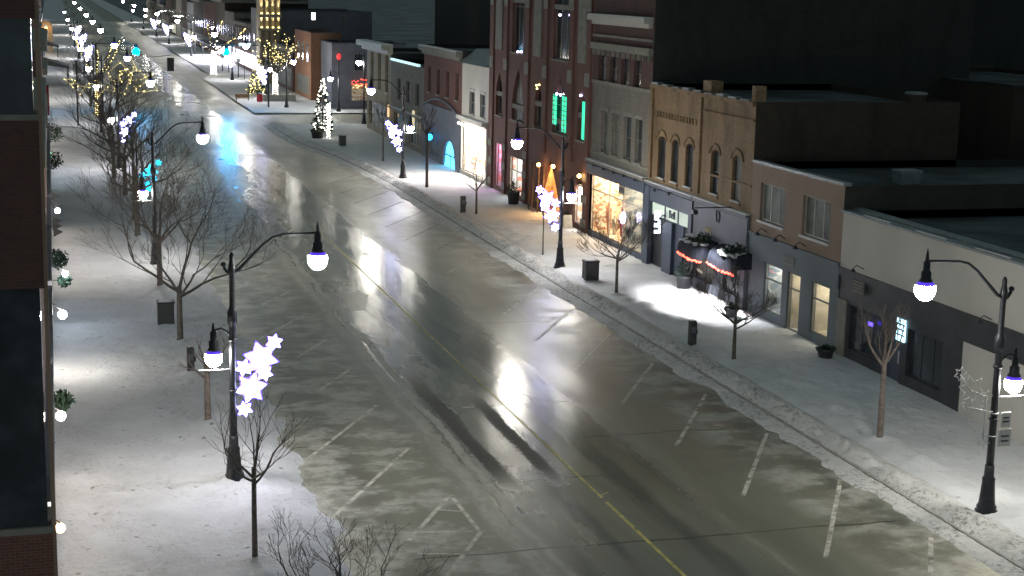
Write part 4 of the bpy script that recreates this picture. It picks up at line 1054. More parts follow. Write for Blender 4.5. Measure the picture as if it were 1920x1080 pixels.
for k in range(5): yy = y0+1+k*1.8; MB().lathe([(.09, 0), (.04, .14)], 7, (XF-.5, yy, zf-.15)).tube([(XF-.28, yy, zf-.2), (XF-.5, yy, zf-.02)], .02, 4).build('gooseneck_lamp', M['iron'], B)
# ---------- big red brick hall
y0, y1 = E[4], E[5]
B = thing('brick_hall', 'tall red brick hall with pointed windows, stone blocks and one green-lit window', 'building', (XF, y0, 0))
h5 = 19.0
def Q(x0, y0_, x1, y1_): return FR(x0, y0_, x1, y1_)
lit = [Q(930, 132, 942, 218), Q(960, 128, 982, 228), Q(1002, 152, 1016, 240), Q(1036, 147, 1064, 248), Q(1083, 172, 1100, 262)]
top = [Q(932, -30, 944, 78), Q(961, -35, 984, 99), Q(1004, -30, 1018, 44), Q(1038, -30, 1068, 112), Q(1087, -10, 1102, 98)]
zt = sum(w_[3] for w_ in (lit[1], lit[3]))/2; zb = sum(w_[2] for w_ in lit)/5
zt3 = 17.2; zb3 = (top[1][2]+top[3][2])/2
lit = [(w_[0], w_[1], zb, zt-(.5 if i % 2 == 0 else 0)) for i, w_ in enumerate(lit)]
top = [(w_[0], w_[1], zb3, zt3-(.6 if i % 2 == 0 else 0)) for i, w_ in enumerate(top)]
gd = [Q(928, 268, 940, 352), Q(954, 295, 979, 352), Q(1000, 300, 1062, 400), Q(1076, 318, 1093, 420)]
zg = F(1000, 292)[1]
gd = [(gd[0][0], gd[0][1], .5, gd[0][3]), (gd[1][0], gd[1][1], .5, gd[1][3]), (gd[2][0], gd[2][1], .16, 4.0), (gd[3][0], gd[3][1], .5, gd[3][3])]
wins = [w_ for i, w_ in enumerate(lit)]+[top[1], top[3]]
def f5(b):
    wall_front(b, y0, y1, 0, h5-.004, wins+gd, rev=.3)
    for w_ in wins+[gd[2], gd[3]]: arch_fill(b, w_, 'gothic', rev=.28)
    for px in (918+7, 950, 990, 1024, 1073, 1106):
        yy = F(px, 130)[0]; b.box(XF-.12, XF-.002, yy-.36, yy+.36, 4.3 if px in (1024, 1073) else 0, h5-1)
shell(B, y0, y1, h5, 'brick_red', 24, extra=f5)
for i, w_ in enumerate(wins):
    wide = (w_[1]-w_[0]) > 1.9
    f = window(B, w_, 'stone', 'glass_grey' if i in (1,) else 'glass', rev=.3, mull=2 if wide else 1, bars=1, sm='stone')
    zz = w_[3]-(w_[1]-w_[0])*.9; MB().box(XF+.02, XF+.20, w_[0]+.06, w_[1]-.06, zz-.16, zz+.16).build('transom', M['stone'], f)
for i in (0, 2, 4):
    b = MB(); w_ = top[i]; m_ = (w_[0]+w_[1])/2; hw = (w_[1]-w_[0])/2
    b.prism([(XF-.1, m_-hw, w_[2]), (XF-.1, m_-hw, w_[3]-1.0), (XF-.1, m_, w_[3]), (XF-.1, m_+hw, w_[3]-1.0), (XF-.1, m_+hw, w_[2])][::-1], (.098, 0, 0)); b.build('blind_panel', M['stone'], B)
bb = FR(1003, 70, 1016, 106); MB().box(XF-.11, XF-.002, *bb).build('blind_panel', M['stone'], B)
zl_ = F(1000, 130)[1]
for px in (924, 950, 990, 1024, 1072, 1105):
    yy = F(px, 130)[0]
    pieces('stone_block', 'stone', B, [(XF-.165, XF-.123, yy-.46, yy+.46, zl_-.42, zl_+.42), (XF-.165, XF-.123, yy-.46, yy+.46, F(1000, 5)[1]-.35, F(1000, 5)[1]+.35)]+[(XF-.165, XF-.123, yy-.46, yy+.46, zz, zz+.5) for zz in (.5, 2.0, 3.4) if px not in (1024, 1072)])
# green light in the second-floor windows
w_ = lit[3]; wd = (w_[1]-w_[0])
b = MB(); hh = w_[2]+(w_[3]-w_[2])*.68
b.box(XF-.02, XF+.0, w_[1]-wd*.30, w_[1]-wd*.04, w_[2]+.5, hh); b.box(XF-.02, XF+.0, w_[0]+wd*.06, w_[0]+wd*.34, w_[2]+.2, hh)
b.build('green_window_light', M['green_glow'], B)
b = MB()
for k in range(7): zz = w_[2]+.3+k*(hh-w_[2]-.3)/7; b.box(XF-.035, XF-.022, w_[0]+wd*.06, w_[0]+wd*.34, zz, zz+.05).box(XF-.035, XF-.022, w_[1]-wd*.30, w_[1]-wd*.04, zz+.2, zz+.25)
b.box(XF-.036, XF-.023, w_[0]+wd*.18, w_[0]+wd*.21, w_[2]+.2, hh).box(XF-.036, XF-.023, w_[1]-wd*.14, w_[1]-wd*.11, w_[2]+.5, hh)
b.build('window_bars', M['ink'], B)
w_ = lit[4]; MB().box(XF-.02, XF+.0, w_[0]+.05, w_[0]+.05+(w_[1]-w_[0])*.45, w_[2]+.1, w_[2]+(w_[3]-w_[2])*.78).build('green_window_light', M['green_glow'], B)
for px, py in ((1044, 176), (1051, 178), (1089, 179), (971, 97), (977, 97), (1050, 28)):
    q = F(px, py, XF-.05); MB().blob((XF-.05, q[0], q[1]), .085, 5).build('window_lamp', M['pane_violet'], B)
for px, py in ((1006, 160), (1011, 159), (1007, 166)):
    q = F(px, py, XF-.05); MB().blob((XF-.05, q[0], q[1]), .07, 5).build('fairy_lamp', M['warm_bulb'], B)
shop_room(B, gd[0][0], gd[0][1], .5, gd[0][3], 'panel_pink', 'goods_white', 1.5)
shop_room(B, gd[1][0], gd[1][1], .5, gd[1][3], 'panel_cool', 'goods_white', 1.8, mull=((gd[1][0]+gd[1][1])/2,), tr=gd[1][3]-1.0)
shop_room(B, gd[2][0], gd[2][1], .16, 3.6, 'panel_entry', 'wood_light', 1.6, fm='wood', mull=(gd[2][0]+1.0, gd[2][1]-1.0), label='arched timber entrance, warmly lit', props=lambda f, X, a, c, d, e: (mannequin(f, X+.8, a+.9, d, 1.7, 'skin_doll'), mannequin(f, X+.9, c-.8, d, 1.6, 'wood')))
shop_room(B, gd[3][0], gd[3][1], .5, gd[3][3]-1.0, 'panel_white', 'goods_white', 1.5)
for px, py in ((1010, 309), (1037, 312), (1086, 330)):
    q = F(px, py, XF-.45); MB().blob((XF-.45, q[0], q[1]), .13, 7).build('entrance_lantern', M['lantern'], B)
for px in (992, 998, 1006, 1014):
    q = F(px, 385, XF-.5); MB().tube([(XF-.35-.1*(px % 3), q[0], .15), (XF-.3, q[0]+.2, 3.4)], .05, 5).build('timber_pole', M['wood'], B)
# ---------- small white building
y0, y1 = E[5], E[6]
B = thing('shop_building', 'narrow white building with brilliantly lit shop, left of the red brick hall', 'building', (XF, y0, 0))
h6 = (F(866, 112)[1]+F(912, 130)[1])/2; zf = (F(866, 222)[1]+F(912, 240)[1])/2
w6 = [Q(880, 172, 890, 215), Q(900, 178, 910, 219)]
zt, zb = (w6[0][3]+w6[1][3])/2, (w6[0][2]+w6[1][2])/2; w6 = [(w_[0], w_[1], zb, zt) for w_ in w6]
shell(B, y0, y1, h6, 'white_wall', 18, extra=lambda b: wall_front(b, y0, y1, zf, h6-.004, w6))
for w_ in w6:
    f = window(B, w_, 'white_metal', 'glass', mull=1, bars=1, sm='white_wall')
    MB().box(XF-.08, XF-.002, w_[0]-.1, w_[1]+.1, w_[3]+.1, w_[3]+.25).build('lintel', M['white_wall'], f)
b = MB().prism([(XF-.3, y0, h6+.01), (XF+1.2, y0, h6+1.1), (XF+3, y0, h6+1.1), (XF+3, y0, h6+.01)][::-1], (0, y1-y0, 0)); b.build('mansard_roof', M['metal_strip'], B)
cornice(B, y0+.03, y1-.03, zf-.1, .4, .5, 'white_wall')
fb = MB(); fb.box(XF-.08, XF+.02, y0+.02, y1-.02, 0, .5); fb.box(XF-.08, XF+.02, y0+.02, y0+.4, .5, zf-.1); fb.box(XF-.08, XF+.02, y1-.4, y1-.02, .5, zf-.1); fb.build('shopfront', M['white_wall'], B)
shop_room(B, y0+.4, y1-.4, .5, zf-.12, 'panel_white', 'goods_white', 2.0, mull=(y0+3.0,), props=lambda f, X, a, c, d, e: (mannequin(f, X+.5, a+1.5, d, 1.9, 'red_cloth'), mannequin(f, X+.8, a+2.6, d, 1.6, 'skin_doll')))
for k in range(8): yy = y0+1+k*(y1-y0-2)/7; MB().blob((XF-.5, yy, zf-.25), .10, 5).build('canopy_bulb', M['white_bulb'], B)
# ---------- dark brick with arched grey shopfront
y0, y1 = E[6], E[7]
B = thing('shop_building', 'brick building with grey arched shopfront and blue-lit doorway', 'building', (XF, y0, 0))
h7 = (F(797, 78)[1]+F(862, 100)[1])/2; zf = (F(800, 190)[1]+F(864, 215)[1])/2
w7 = []
for k in range(4):
    yy = y0+1.2+k*(y1-y0-2.4)/3.4; w7.append((yy, yy+1.1, zf+1.0, zf+3.2))
shell(B, y0, y1, h7, 'brick_red', 18, extra=lambda b: wall_front(b, y0, y1, zf, h7-.004, w7))
for w_ in w7: window(B, w_, 'brick_dark', 'glass', mull=0, sm='stone')
cornice(B, y0+.05, y1-.05, h7-.8, .7, .6, 'stone')
b = MB(); dk = FR(833, 264, 856, 312); dk = (dk[0], dk[1], .15, dk[3])
hh = [dk, (y0+7.2, y1-1.2, .7, 2.7)]
wall_front(b, y0, y1, 0, zf, hh, XF-.12, .3); arch_fill(b, dk, 'round', XF-.12)
n_ = 12; pts = [(XF-.15, y0+.3, zf-.3)]
for i in range(n_+1): t = i/n_; pts.append((XF-.15, y0+.3+(y1-y0-.6)*t, zf-.25+.9*math.sin(math.pi*t)))
b.tube(pts, .1, 5); b.build('shopfront', M['grey_shop'], B)
MB().quad((XF+.05, dk[0], .15), (XF+.05, dk[0], dk[3]), (XF+.05, dk[1], dk[3]), (XF+.05, dk[1], .15)).build('door', M['blue_glow'], B, 'doorway glowing pale blue')
b = MB(); b.box(XF+.0, XF+.045, dk[0], dk[1], 1.1, 1.2).box(XF+.0, XF+.045, (dk[0]+dk[1])/2-.05, (dk[0]+dk[1])/2+.05, .15, 1.1); b.build('door_rail', M['blue_shop'], B)
window(B, hh[1], 'grey_shop', 'glass_grey', x=XF-.12, sill=False, name='shop_window', mull=2)
q = F(805, 257, XF-.5); MB().blob((XF-.5, q[0], q[1]), .30, 8).build('blue_round_sign', glow('blue_sign_light', (.02, .35, 1.0), 5.0, False), B)
MB().tube([(XF-.5, q[0], q[1]+.3), (XF-.12, q[0], q[1]+.4)], .03, 5).build('sign_bracket', M['iron'], B)
# ---------- low grey building
y0, y1 = E[7], E[8]
B = thing('shop_building', 'low dark grey building with a bright strip along its roof edge', 'building', (XF, y0, 0))
h8 = (F(735, 112)[1]+F(782, 125)[1])/2; zf = (F(735, 203)[1]+F(790, 220)[1])/2
w8 = [(y0+2, y0+3.6, zf+1, zf+3), (y0+6, y0+7.6, zf+1, zf+3), (y0+10, y0+11.6, zf+1, zf+3)]
shell(B, y0, y1, h8, 'stone_grey', 18, extra=lambda b: wall_front(b, y0, y1, 0, h8-.004, w8+[(y0+1, y0+6, .6, 3), (y0+7, y1-1.5, .6, 3)]))
for w_ in w8: window(B, w_, 'grey_shop', 'glass', mull=1)
for w_ in ((y0+1, y0+6, .6, 3), (y0+7, y1-1.5, .6, 3)): window(B, w_, 'cream', 'glass', mull=3, sill=False, name='shop_window')
MB().box(XF-.12, XF+.1, y0+2, y1-.1, h8+.002, h8+.2).build('roof_strip_light', glow('cool_strip', (.55, .85, .9), .9, False), B)
cornice(B, y0+.05, y1-.05, zf-.15, .25, .35, 'stone')
q = F(775, 240, XF-.2); MB().box(XF-.25, XF-.15, q[0]-.3, q[0]+.3, q[1]-.1, q[1]+1.6).build('lit_sign', glow('cream_sign', (1, .8, .5), .5, False), B)
# ---------- tan corner building
y0, y1 = E[8], E[9]
B = thing('shop_building', 'tan corner building with heavy pale cornice at the side street', 'building', (XF, y0, 0))
h9 = F(700, 92)[1]
w9 = []
for k in range(3):
    yy = y0+1.4+k*(y1-y0-2.6)/2.6; w9.append((yy, yy+1.5, 4.6, 8.3))
shell(B, y0, y1, h9, 'tan', 18, extra=lambda b: wall_front(b, y0, y1, 0, h9-.004, w9+[(y0+1, y1-1, .7, 3.2)]))
for w_ in w9: window(B, w_, 'cream', 'glass', mull=1, sm='cream')
window(B, (y0+1, y1-1, .7, 3.2), 'cream', 'glass', mull=4, sill=False, name='shop_window')
cornice(B, y0-.5, y1+.5, h9-.1, .9, 1.1, 'cream')
q = F(728, 225, XF-.3); MB().box(XF-.35, XF-.25, q[0]-.2, q[0]+.2, 2.4, 3.6).build('lit_sign', glow('amber_sign', (1, .6, .3), 1.2, False), B)

# ================================================================== beyond the cross street (right side)
def block(name, label, x0, x1, y0, y1, h, mat, roofm='roof', cat='building', wins=(), cor=None, wm='glass', face='both', group=None):
    """plain block with real window recess panels on its street front and near side"""
    B = thing(name, label, cat, (x0, y0, 0), group)
    MB().quad((x0,y0,0),(x1,y0,0),(x1,y0,h),(x0,y0,h)).quad((x1,y0,0),(x1,y1,0),(x1,y1,h),(x1,y0,h)).quad((x1,y1,0),(x0,y1,0),(x0,y1,h),(x1,y1,h)).quad((x0,y1,0),(x0,y0,0),(x0,y0,h),(x0,y1,h)).build('wall', M[mat], B)
    b = MB().box(x0+.02, x1-.02, y0+.02, y1-.02, h-.3, h-.25); b.box(x0-.03, x1+.03, y0-.03, y0+.25, h+.002, h+.1); b.box(x0-.03, x0+.25, y0+.26, y1, h+.002, h+.1); b.box(x0-.03,x1+.03,y1-.25,y1+.02,h+.101,h+.15)
    b.build('roof', M[roofm], B)
    for wv in wins:
        side, a, c, d, e = wv[:5]; pm = wv[5] if len(wv) > 5 else wm
        f = MB()
        if side == 'x':
            f.box(x0-.05, x0-.003, a-.06, c+.06, d-.06, d).box(x0-.05, x0-.003, a-.06, c+.06, e, e+.06).box(x0-.05, x0-.003, a-.06, a, d, e).box(x0-.05, x0-.003, c, c+.06, d, e)
            f = f.build('window', M['stone'], B); MB().box(x0-.02, x0-.004, a, c, d, e).build('pane', M[pm], f)
        else:
            f.box(a-.06, c+.06, y0-.05, y0-.003, d-.06, d).box(a-.06, c+.06, y0-.05, y0-.003, e, e+.06).box(a-.06, a, y0-.05, y0-.003, d, e).box(c, c+.06, y0-.05, y0-.003, d, e)
            f = f.build('window', M['stone'], B); MB().box(a, c, y0-.02, y0-.004, d, e).build('pane', M[pm], f)
    if cor:
        b = MB().box(x0-.7, x0-.005, y0-.5, y1+.3, h-.6, h-.05); b.box(x0-.7, x1, y0-.7, y0-.005, h-.61, h-.06); b.build('cornice', M[cor], B)
    return B
# dark side front across the side street, shop window with lights
ya = 187.5
xa, za = AY(575, 62, 193); 
def px_block(name, label, pl, pr, pt, y0, depth, mat, **k):
    """block whose near side spans picture columns pl..pr at distance y0, roof line at row pt"""
    x0 = AY(pl, 150, y0)[0]; x1 = AY(pr, 150, y0)[0]; h = AY((pl+pr)/2, pt, y0)[1]
    return block(name, label, x0, x1, y0, y0+depth, h, mat, **k), x0, x1, h
b1_, x0, x1, h = px_block('corner_building', 'dark blue-grey side-street building with a decorated shop window', 622, 760, 82, 196, 8, 'grey_shop', wins=[('y', 36.2+i*2.6, 37.2+i*2.6, 4.6, 6.6) for i in range(4)])
sh = MB().box(x0+2.5, x0+6.6, 195.82, 195.97, .9, 3.0).build('shop_window', M['goods_warm'], b1_)
string_lights('red and amber bulbs over the side-street shop window', [[(x0+2.4, 195.7, 3.2), (x0+4.5, 195.7, 3.6), (x0+6.6, 195.7, 3.3)], [(x0+2.6, 195.7, 2.9), (x0+6.5, 195.7, 3.0)]], M['red_bulb'], .06, .22, .12)
string_lights('amber bulbs in the side-street shop window', [[(x0+2.6, 195.7, 2.6), (x0+6.5, 195.7, 2.7)]], M['warm_bulb'], .07, .3, .2)
px_block('brick_building', 'orange brick building lit beside the fir, across the side street', 583, 640, 62, 206, 14, 'brick_orange', cor=None, wins=[('y', 34.6, 35.9, 5.4, 8.0), ('x', 208, 209.4, 5.0, 7.4), ('x', 212, 213.4, 5.0, 7.4), ('x', 216, 217.4, 5.0, 7.4), ('x', 207.5, 218, .8, 3.0, 'glass_grey')])
block('shop_building', 'low brown shop with pale cornice beyond the orange brick one', XF, XF+14, 221, 237, 6.3, 'brick_dark', cor='stone', wins=[('x', 223+i*3.2, 224.4+i*3.2, 3.9, 5.3) for i in range(4)]+[('x', 222.5, 236, .8, 3.2, 'glass_grey')])
rnd = random.Random(12)
yy = 246.0; far_mats = ['grey_shop', 'brick_dark', 'stone_grey', 'brown_wall', 'brick_red', 'dark_wall']
nm = ['wide dark', 'brown brick', 'grey stone', 'dull brown', 'narrow red', 'plain dark', 'low dark', 'tall shadowed', 'grey', 'last']
i = 0
while yy < 560:
    L = rnd.uniform(16, 30); h = rnd.uniform(7.5, 12.5)
    ws_ = []
    for k in range(int(L/4)):
        ws_.append(('x', yy+1.5+k*4, yy+3.0+k*4, 4.8, 7.0, 'glass'))
    ws_.append(('x', yy+1.5, yy+L-1.5, .8, 3.1, 'glass_lit' if i % 3 == 0 else 'glass_grey'))
    block('shop_building', '%s building in the far row on the right, number %d past the side street' % (nm[i % 10], i+4), XF, XF+16, yy, yy+L-.2, h, far_mats[i % 6], wins=ws_, cor='stone' if i % 2 else None, group='far shop buildings on the right')
    yy += L; i += 1
# uplit tower
xt0, zt0 = AY(487, 60, 240); xt1, _ = AY(524, 60, 240); hT = 30
T = thing('clock_tower', 'slender tower with columns lit from below, far behind the glowing tree', 'tower', (xt0, 240, 0))
MB().box(xt0, xt1, 240, 244, 0, hT).build('wall', M['tan'], T)
wdt = xt1-xt0
for k in range(4):
    xx = xt0+.2+k*(wdt-.4)/3; MB().tube([(xx, 239.7, 2), (xx, 239.7, hT)], .26, 8).build('column', M['tan'], T)
MB().box(xt0-.3, xt1+.3, 239.2, 239.98, 8.0, 8.4).build('ledge', M['stone'], T)
zlv = AY(505, 26, 239)[1]
MB().box(xt0-.25, xt1+.25, 238.8, 239.98, zlv-.5, zlv-.1).build('ledge', M['stone'], T)
for k in range(4):
    xx = xt0+.2+k*(wdt-.4)/3
    for zz in (zlv, 8.4):
        MB().box(xx-.12, xx+.12, 239.1, 239.3, zz, zz+.15).build('uplight', M['warm_bulb'], T)
        spd = bpy.data.lights.new('column_uplight', 'SPOT'); spd.energy = 500; spd.spot_size = R(40); spd.spot_blend = .6; spd.color = (1, .86, .5); spd.shadow_soft_size = .05
        s_ = bpy.data.objects.new('column_uplight', spd); C.objects.link(s_); s_.location = (xx, 239.1, zz+.25); s_.rotation_euler = (R(180-6), 0, 0)
# bulky dark buildings behind
block('rear_building', 'bulky dark building behind the shops with one lit window', 62, 100, 232, 262, 26, 'dark_wall', wins=[('y', AY(584, 22, 232)[0], AY(591, 22, 232)[0], AY(587, 37, 232)[1], AY(587, 24, 232)[1], 'panel_dim'), ('y', AY(640, 30, 232)[0], AY(648, 30, 232)[0], AY(640, 38, 232)[1], AY(640, 28, 232)[1], 'glass_grey')])
block('rear_building', 'long dark mass behind the roofs at the top centre', 60, 110, 150, 226, 15.2, 'dark_wall')
block('rear_building', 'dark brown rear wing behind the yellow-brown brick building', XF+18.3, XF+30, 76, 96, 10.6, 'brown_wall')
px = [AY(1415, 200, 84), AY(1640, 200, 84)]
block('rear_building', 'brownish rear wall stepping down behind the beige building', XF+20.5, XF+27, 60.5, 75.5, 8.6, 'brown_wall')
rb = block('rear_building', 'large unlit building at the top right with one dim window', 75, 120, 100, 150, 18, 'dark_wall', wins=[('y', AY(1521, 100, 100)[0] if AY(1521, 100, 100)[0] > 75 else 80, 0, 0, 0)] if False else [])
xq0, zq1 = AY(1522, 108, 100); xq1, zq0 = AY(1548, 150, 100)
block('rear_building', 'dark rear block with a dim curtained window, top right', min(xq0, xq1)-14, max(xq0, xq1)+40, 98, 99.9, 17.5, 'dark_wall', wins=[('y', xq0, xq1, zq0, zq1, 'glass_grey')])
block('rear_building', 'low snowy-roofed sheds behind the white-walled building', XF+30, XF+75, 40, 62, 5.0, 'dark_wall')
# roof-top vents
q = G(1755, 318, 6.0)
rv = thing('roof_unit', 'pale roof-top unit behind the white-walled building', 'vent', (q[0], q[1], 5.0))
MB().box(q[0]-.7, q[0]+.7, q[1]-.5, q[1]+.5, 4.8, 6.1).build('casing', M['metal_strip'], rv); MB().box(q[0]-.75, q[0]+.75, q[1]-.55, q[1]+.55, 6.102, 6.17).build('lid', M['snow_clean'], rv)
for (px_, py_, lb) in ((1592, 280, 'slim pale vent pipe standing on the dark roof behind the beige building'), (1712, 308, 'short vent pipe left of the pale roof-top unit')):
    q = G(px_, py_, 6.3); v_ = thing('vent_pipe', lb, 'vent', (q[0], q[1], 6))
    MB().lathe([(.16, 0), (.16, 1.2), (.26, 1.22), (.26, 1.4), (.05, 1.5)], 8, (q[0], q[1], 6)).build('pipe', M['metal_strip'], v_)
q = G(1405, 135, 9.5)
string_lights('cluster of faint blue bulbs on the roof behind the yellow-brown brick building', [[(q[0], q[1], 10.3), (q[0]+.3, q[1], 11.2), (q[0]+.9, q[1], 11.6)], [(q[0]+.4, q[1], 10.2), (q[0]+.7, q[1], 11.4)]], glow('faint_blue_bulbs', (.1, .35, .5), .8, False), .07, .25, .2)

# ================================================================== left side of the street
NW = thing('brick_building', 'near brick building filling the left edge, dark window bands between stone sills', 'building', (-30, 36, 0))
zs = [AY(40, p_, 36)[1] for p_ in (215, 226, 542, 992, 1004)]
b = MB(); xe = -.30
def side(z0, z1, mat_, nm_, inset=0.0, lb=None):
    return MB().box(-30, xe-inset, 36+inset, 37.5, z0, z1).build(nm_, M[mat_], NW, lb)
side(zs[1], zs[0]-.001, 'stone', 'sill')
side(zs[2], zs[1]-.001, 'brick_dark', 'wall')
wn = side(zs[3], zs[2]-.001, 'glass', 'window', .10)
side(zs[4], zs[3]-.001, 'stone', 'sill'); side(0, zs[4]-.001, 'brick_red', 'wall')
side(zs[0], AY(40, 35, 36)[1], 'glass', 'window', .10); side(AY(40, 35, 36)[1]+.001, 16.8, 'brick_dark', 'wall')
MB().box(-.32, -.22, 36.1, 36.5, 0, 16.8).build('corner_trim', M['beige'], NW)
# further fronts down the left side
yy = 37.6; rnd = random.Random(3); i = 0; lm = ['brick_dark', 'stone_grey', 'beige', 'brick_red', 'tan', 'grey_shop']
ln = ['dark brick', 'grey stone', 'beige', 'red brick', 'tan', 'slate grey']
od = ['first', 'second', 'third', 'fourth', 'fifth', 'sixth', 'seventh', 'eighth', 'ninth', 'tenth', 'eleventh', 'twelfth', 'thirteenth', 'fourteenth', 'fifteenth', 'sixteenth', 'seventeenth', 'eighteenth', 'nineteenth', 'twentieth', 'twenty-first', 'twenty-second', 'twenty-third', 'twenty-fourth', 'twenty-fifth', 'twenty-sixth', 'twenty-seventh', 'twenty-eighth']
left_lights = []
while yy < 560:
    L = rnd.uniform(11, 17) if yy < 200 else rnd.uniform(18, 30); h = rnd.uniform(9.5, 12.5)
    xf = -.45 if yy < 120 else -1.1 if yy < 200 else -2.4
    Bq = thing('shop_building', '%s shop building, %s beyond the near brick corner on the left' % (ln[i % 6], od[i]), 'building', (xf, yy, 0), 'shop buildings down the left side')
    MB().box(xf-12, xf, yy, yy+L-.15, 0, h).build('wall', M[lm[i % 6]], Bq)
    MB().box(xf-12, xf+.25, yy+.1, yy+L-.3, h+.002, h+.35).build('cornice', M['stone'], Bq)
    MB().box(xf+.002, xf+.06, yy+.8, yy+L-1.0, .7, 3.0).build('shop_window', M[('left_warm', 'glass_grey', 'left_cool', 'left_warm')[i % 4]], Bq)
    MB().box(xf+.002, xf+.22, yy+.4, yy+L-.6, 3.05, 3.7).build('fascia', M['grey_shop'], Bq)
    yy += L; i += 1
# strong shop lights and things sticking out past the corner
def wall_light(px, py, zz, e, col, label, r=.16):
    d = ray(px, py); t = (zz-CAMH)/d[2]; p = CAM+t*d
    root = thing('wall_lamp', label, 'lamp', (p[0], p[1], zz), 'lamps on the left shop fronts')
    MB().blob((p[0], p[1], zz), r, 8).build('lamp_globe', glow('wall_lamp_light', col, e), root)
    MB().tube([(p[0], p[1], zz+r), (p[0]-.3, p[1], zz+r+.25), (-1.2, p[1], zz+r+.2)], .03, 5).build('bracket', M['iron'], root)
    return p
wall_light(122, 513, 2.6, 120, (.8, .9, 1.0), 'cool white wall lamp above the brightest patch on the left sidewalk', .13)
wall_light(117, 590, 2.5, 340, (1, .93, .82), 'brightest wall lamp low on the left shop fronts', .17)
wall_light(114, 780, 2.3, 60, (1, .85, .75), 'warm wall lamp beside the greenery on the left front', .15)
wall_light(108, 395, 2.8, 40, (.8, .7, 1.0), 'violet-white lamp under the pennants on the left', .15)
wall_light(76, 155, 4.2, 90, (1, .95, .92), 'far left wall lamp above the red banner', .2)
wall_light(72, 65, 4.2, 90, (1, .95, .92), 'farthest left wall lamp near the lit arch', .25)
wall_light(113, 990, 2.2, 26, (1, .72, .35), 'low amber wall lamp at the near left corner', .12)
def pennants():
    for k, (px_, py_) in enumerate(((108, 366), (111, 380), (112, 412), (112, 422), (114, 433))):
        p = G(px_, py_, 2.9)
        root = thing('pennant', 'small dark triangular flag on the left shop fronts, %s of five from the near end' % od[4-k], 'flag', (p[0], p[1], 2.9), 'dark triangular flags on the left shop fronts')
        MB().prism([(p[0]-.35, p[1], 3.1), (p[0]+.12, p[1], 2.85), (p[0]-.35, p[1], 2.6)], (0, .03, 0)).build('cloth', M['bin'], root)
        MB().tube([(p[0]-1.3, p[1], 3.12), (p[0]-.3, p[1], 3.12)], .02, 4).build('rod', M['iron'], root)
pennants()
def greenery(px, py, z, r, label, bulbs=None):
    p = G(px, py, z); b = MB(); rnd = random.Random(px+py)
    for k in range(int(130+260*r)):
        d = Vector((rnd.gauss(0, 1), rnd.gauss(0, 1), rnd.gauss(0, 1))).normalized()*r*rnd.uniform(.4, 1)
        c = Vector(p)+d; u = Vector((rnd.gauss(0,1), rnd.gauss(0,1), rnd.gauss(0,1))).normalized()*.12; v_ = u.orthogonal().normalized()*.05
        b.poly([tuple(c-u), tuple(c+v_), tuple(c+u), tuple(c-v_)])
    b.tube([(p[0]-.8, p[1], z+.05), p], .025, 4)
    o = b.build('hanging_greenery', M['evergreen']); tag(o, label, 'greenery', 'green boughs hung on the left shop fronts')
greenery(108, 485, 2.6, .5, 'dark evergreen bough above the cool white wall lamp')
greenery(121, 526, 2.2, .3, 'small round evergreen ball just below the cool white lamp')
greenery(116, 752, 2.4, .35, 'drooping bough near the warm wall lamp')
greenery(100, 250, 2.8, .8, 'evergreen wreath near the far red banner')
greenery(101, 300, 2.4, .7, 'evergreen bush sprinkled with lights, upper left')
string_lights('green and yellow bulbs in the upper left boughs', [[G(88, 255, 2.8), G(92, 258, 2.8)], [G(90, 285, 2.4), G(94, 300, 2.4)]], M['green_bulb'], .08, .3, .15)
p = G(90, 196, 2.5); rb_ = thing('banner', 'narrow dark red banner hung at the far left front', 'banner', (p[0], p[1], 2))
MB().box(p[0]-.4, p[0]+.12, p[1], p[1]+.05, 1.4, 4.4).build('cloth', M['red_cloth'], rb_); MB().tube([(p[0]-1.2, p[1], 4.4), (p[0]+.15, p[1], 4.4)], .03, 5).build('rod', M['iron'], rb_)
for (pa, pb, y__, lb) in (((82, 96), (111, 104), 300, 'far dark canopy over the left sidewalk near the lit arch'), ((84, 133), (131, 146), 232, 'dark wedge-shaped canopy over the left sidewalk')):
    xa, z_a = AY(pa[0], pa[1]-6, y__); xb, z_b = AY(pb[0], pb[1], y__)
    cn = thing('canopy', lb, 'canopy', (xa, y__, 0), 'dark canopies over the far left sidewalk')
    MB().prism([(-2.4, y__, 3.3), (xb, y__, 2.6), (xb, y__, 2.9), (-2.4, y__, 4.2)], (0, 7, 0)).build('canopy_roof', M['bin'], cn)
    b = MB()
    for q_ in (0.2, 6.6): b.tube([(xb-.2, y__+q_, 0), (xb-.2, y__+q_, 2.7)], .07, 5)
    b.build('canopy_post', M['iron'], cn)
# lit arch
xa, za = AY(73, 45, 330); xb, zb_ = AY(97, 12, 330)
ar = thing('stone_arch', 'warm-lit stone archway at the far left of the street', 'arch', (xa, 330, 0))
b = MB(); b.box(xa, xa+.9, 330, 331.5, 0, 5.4); b.box(xb-.9, xb, 330, 331.5, 0, 5.4)
n_ = 8
for k in range(n_):
    t0, t1 = math.pi*k/n_, math.pi*(k+1)/n_; cx = (xa+xb)/2; ro = (xb-xa)/2; ri = ro-.9
    b.prism([(cx-ro*math.cos(t0), 330, 5.4+ro*.9*math.sin(t0)), (cx-ro*math.cos(t1), 330, 5.4+ro*.9*math.sin(t1)), (cx-ri*math.cos(t1), 330, 5.4+ri*math.sin(t1)), (cx-ri*math.cos(t0), 330, 5.4+ri*math.sin(t0))], (0, 1.5, 0))
b.build('arch_stone', M['tan'], ar)
al = MB().blob(((xa+xb)/2, 329.2, 5.0), .3, 7).build('arch_lamp', M['lantern'], ar)

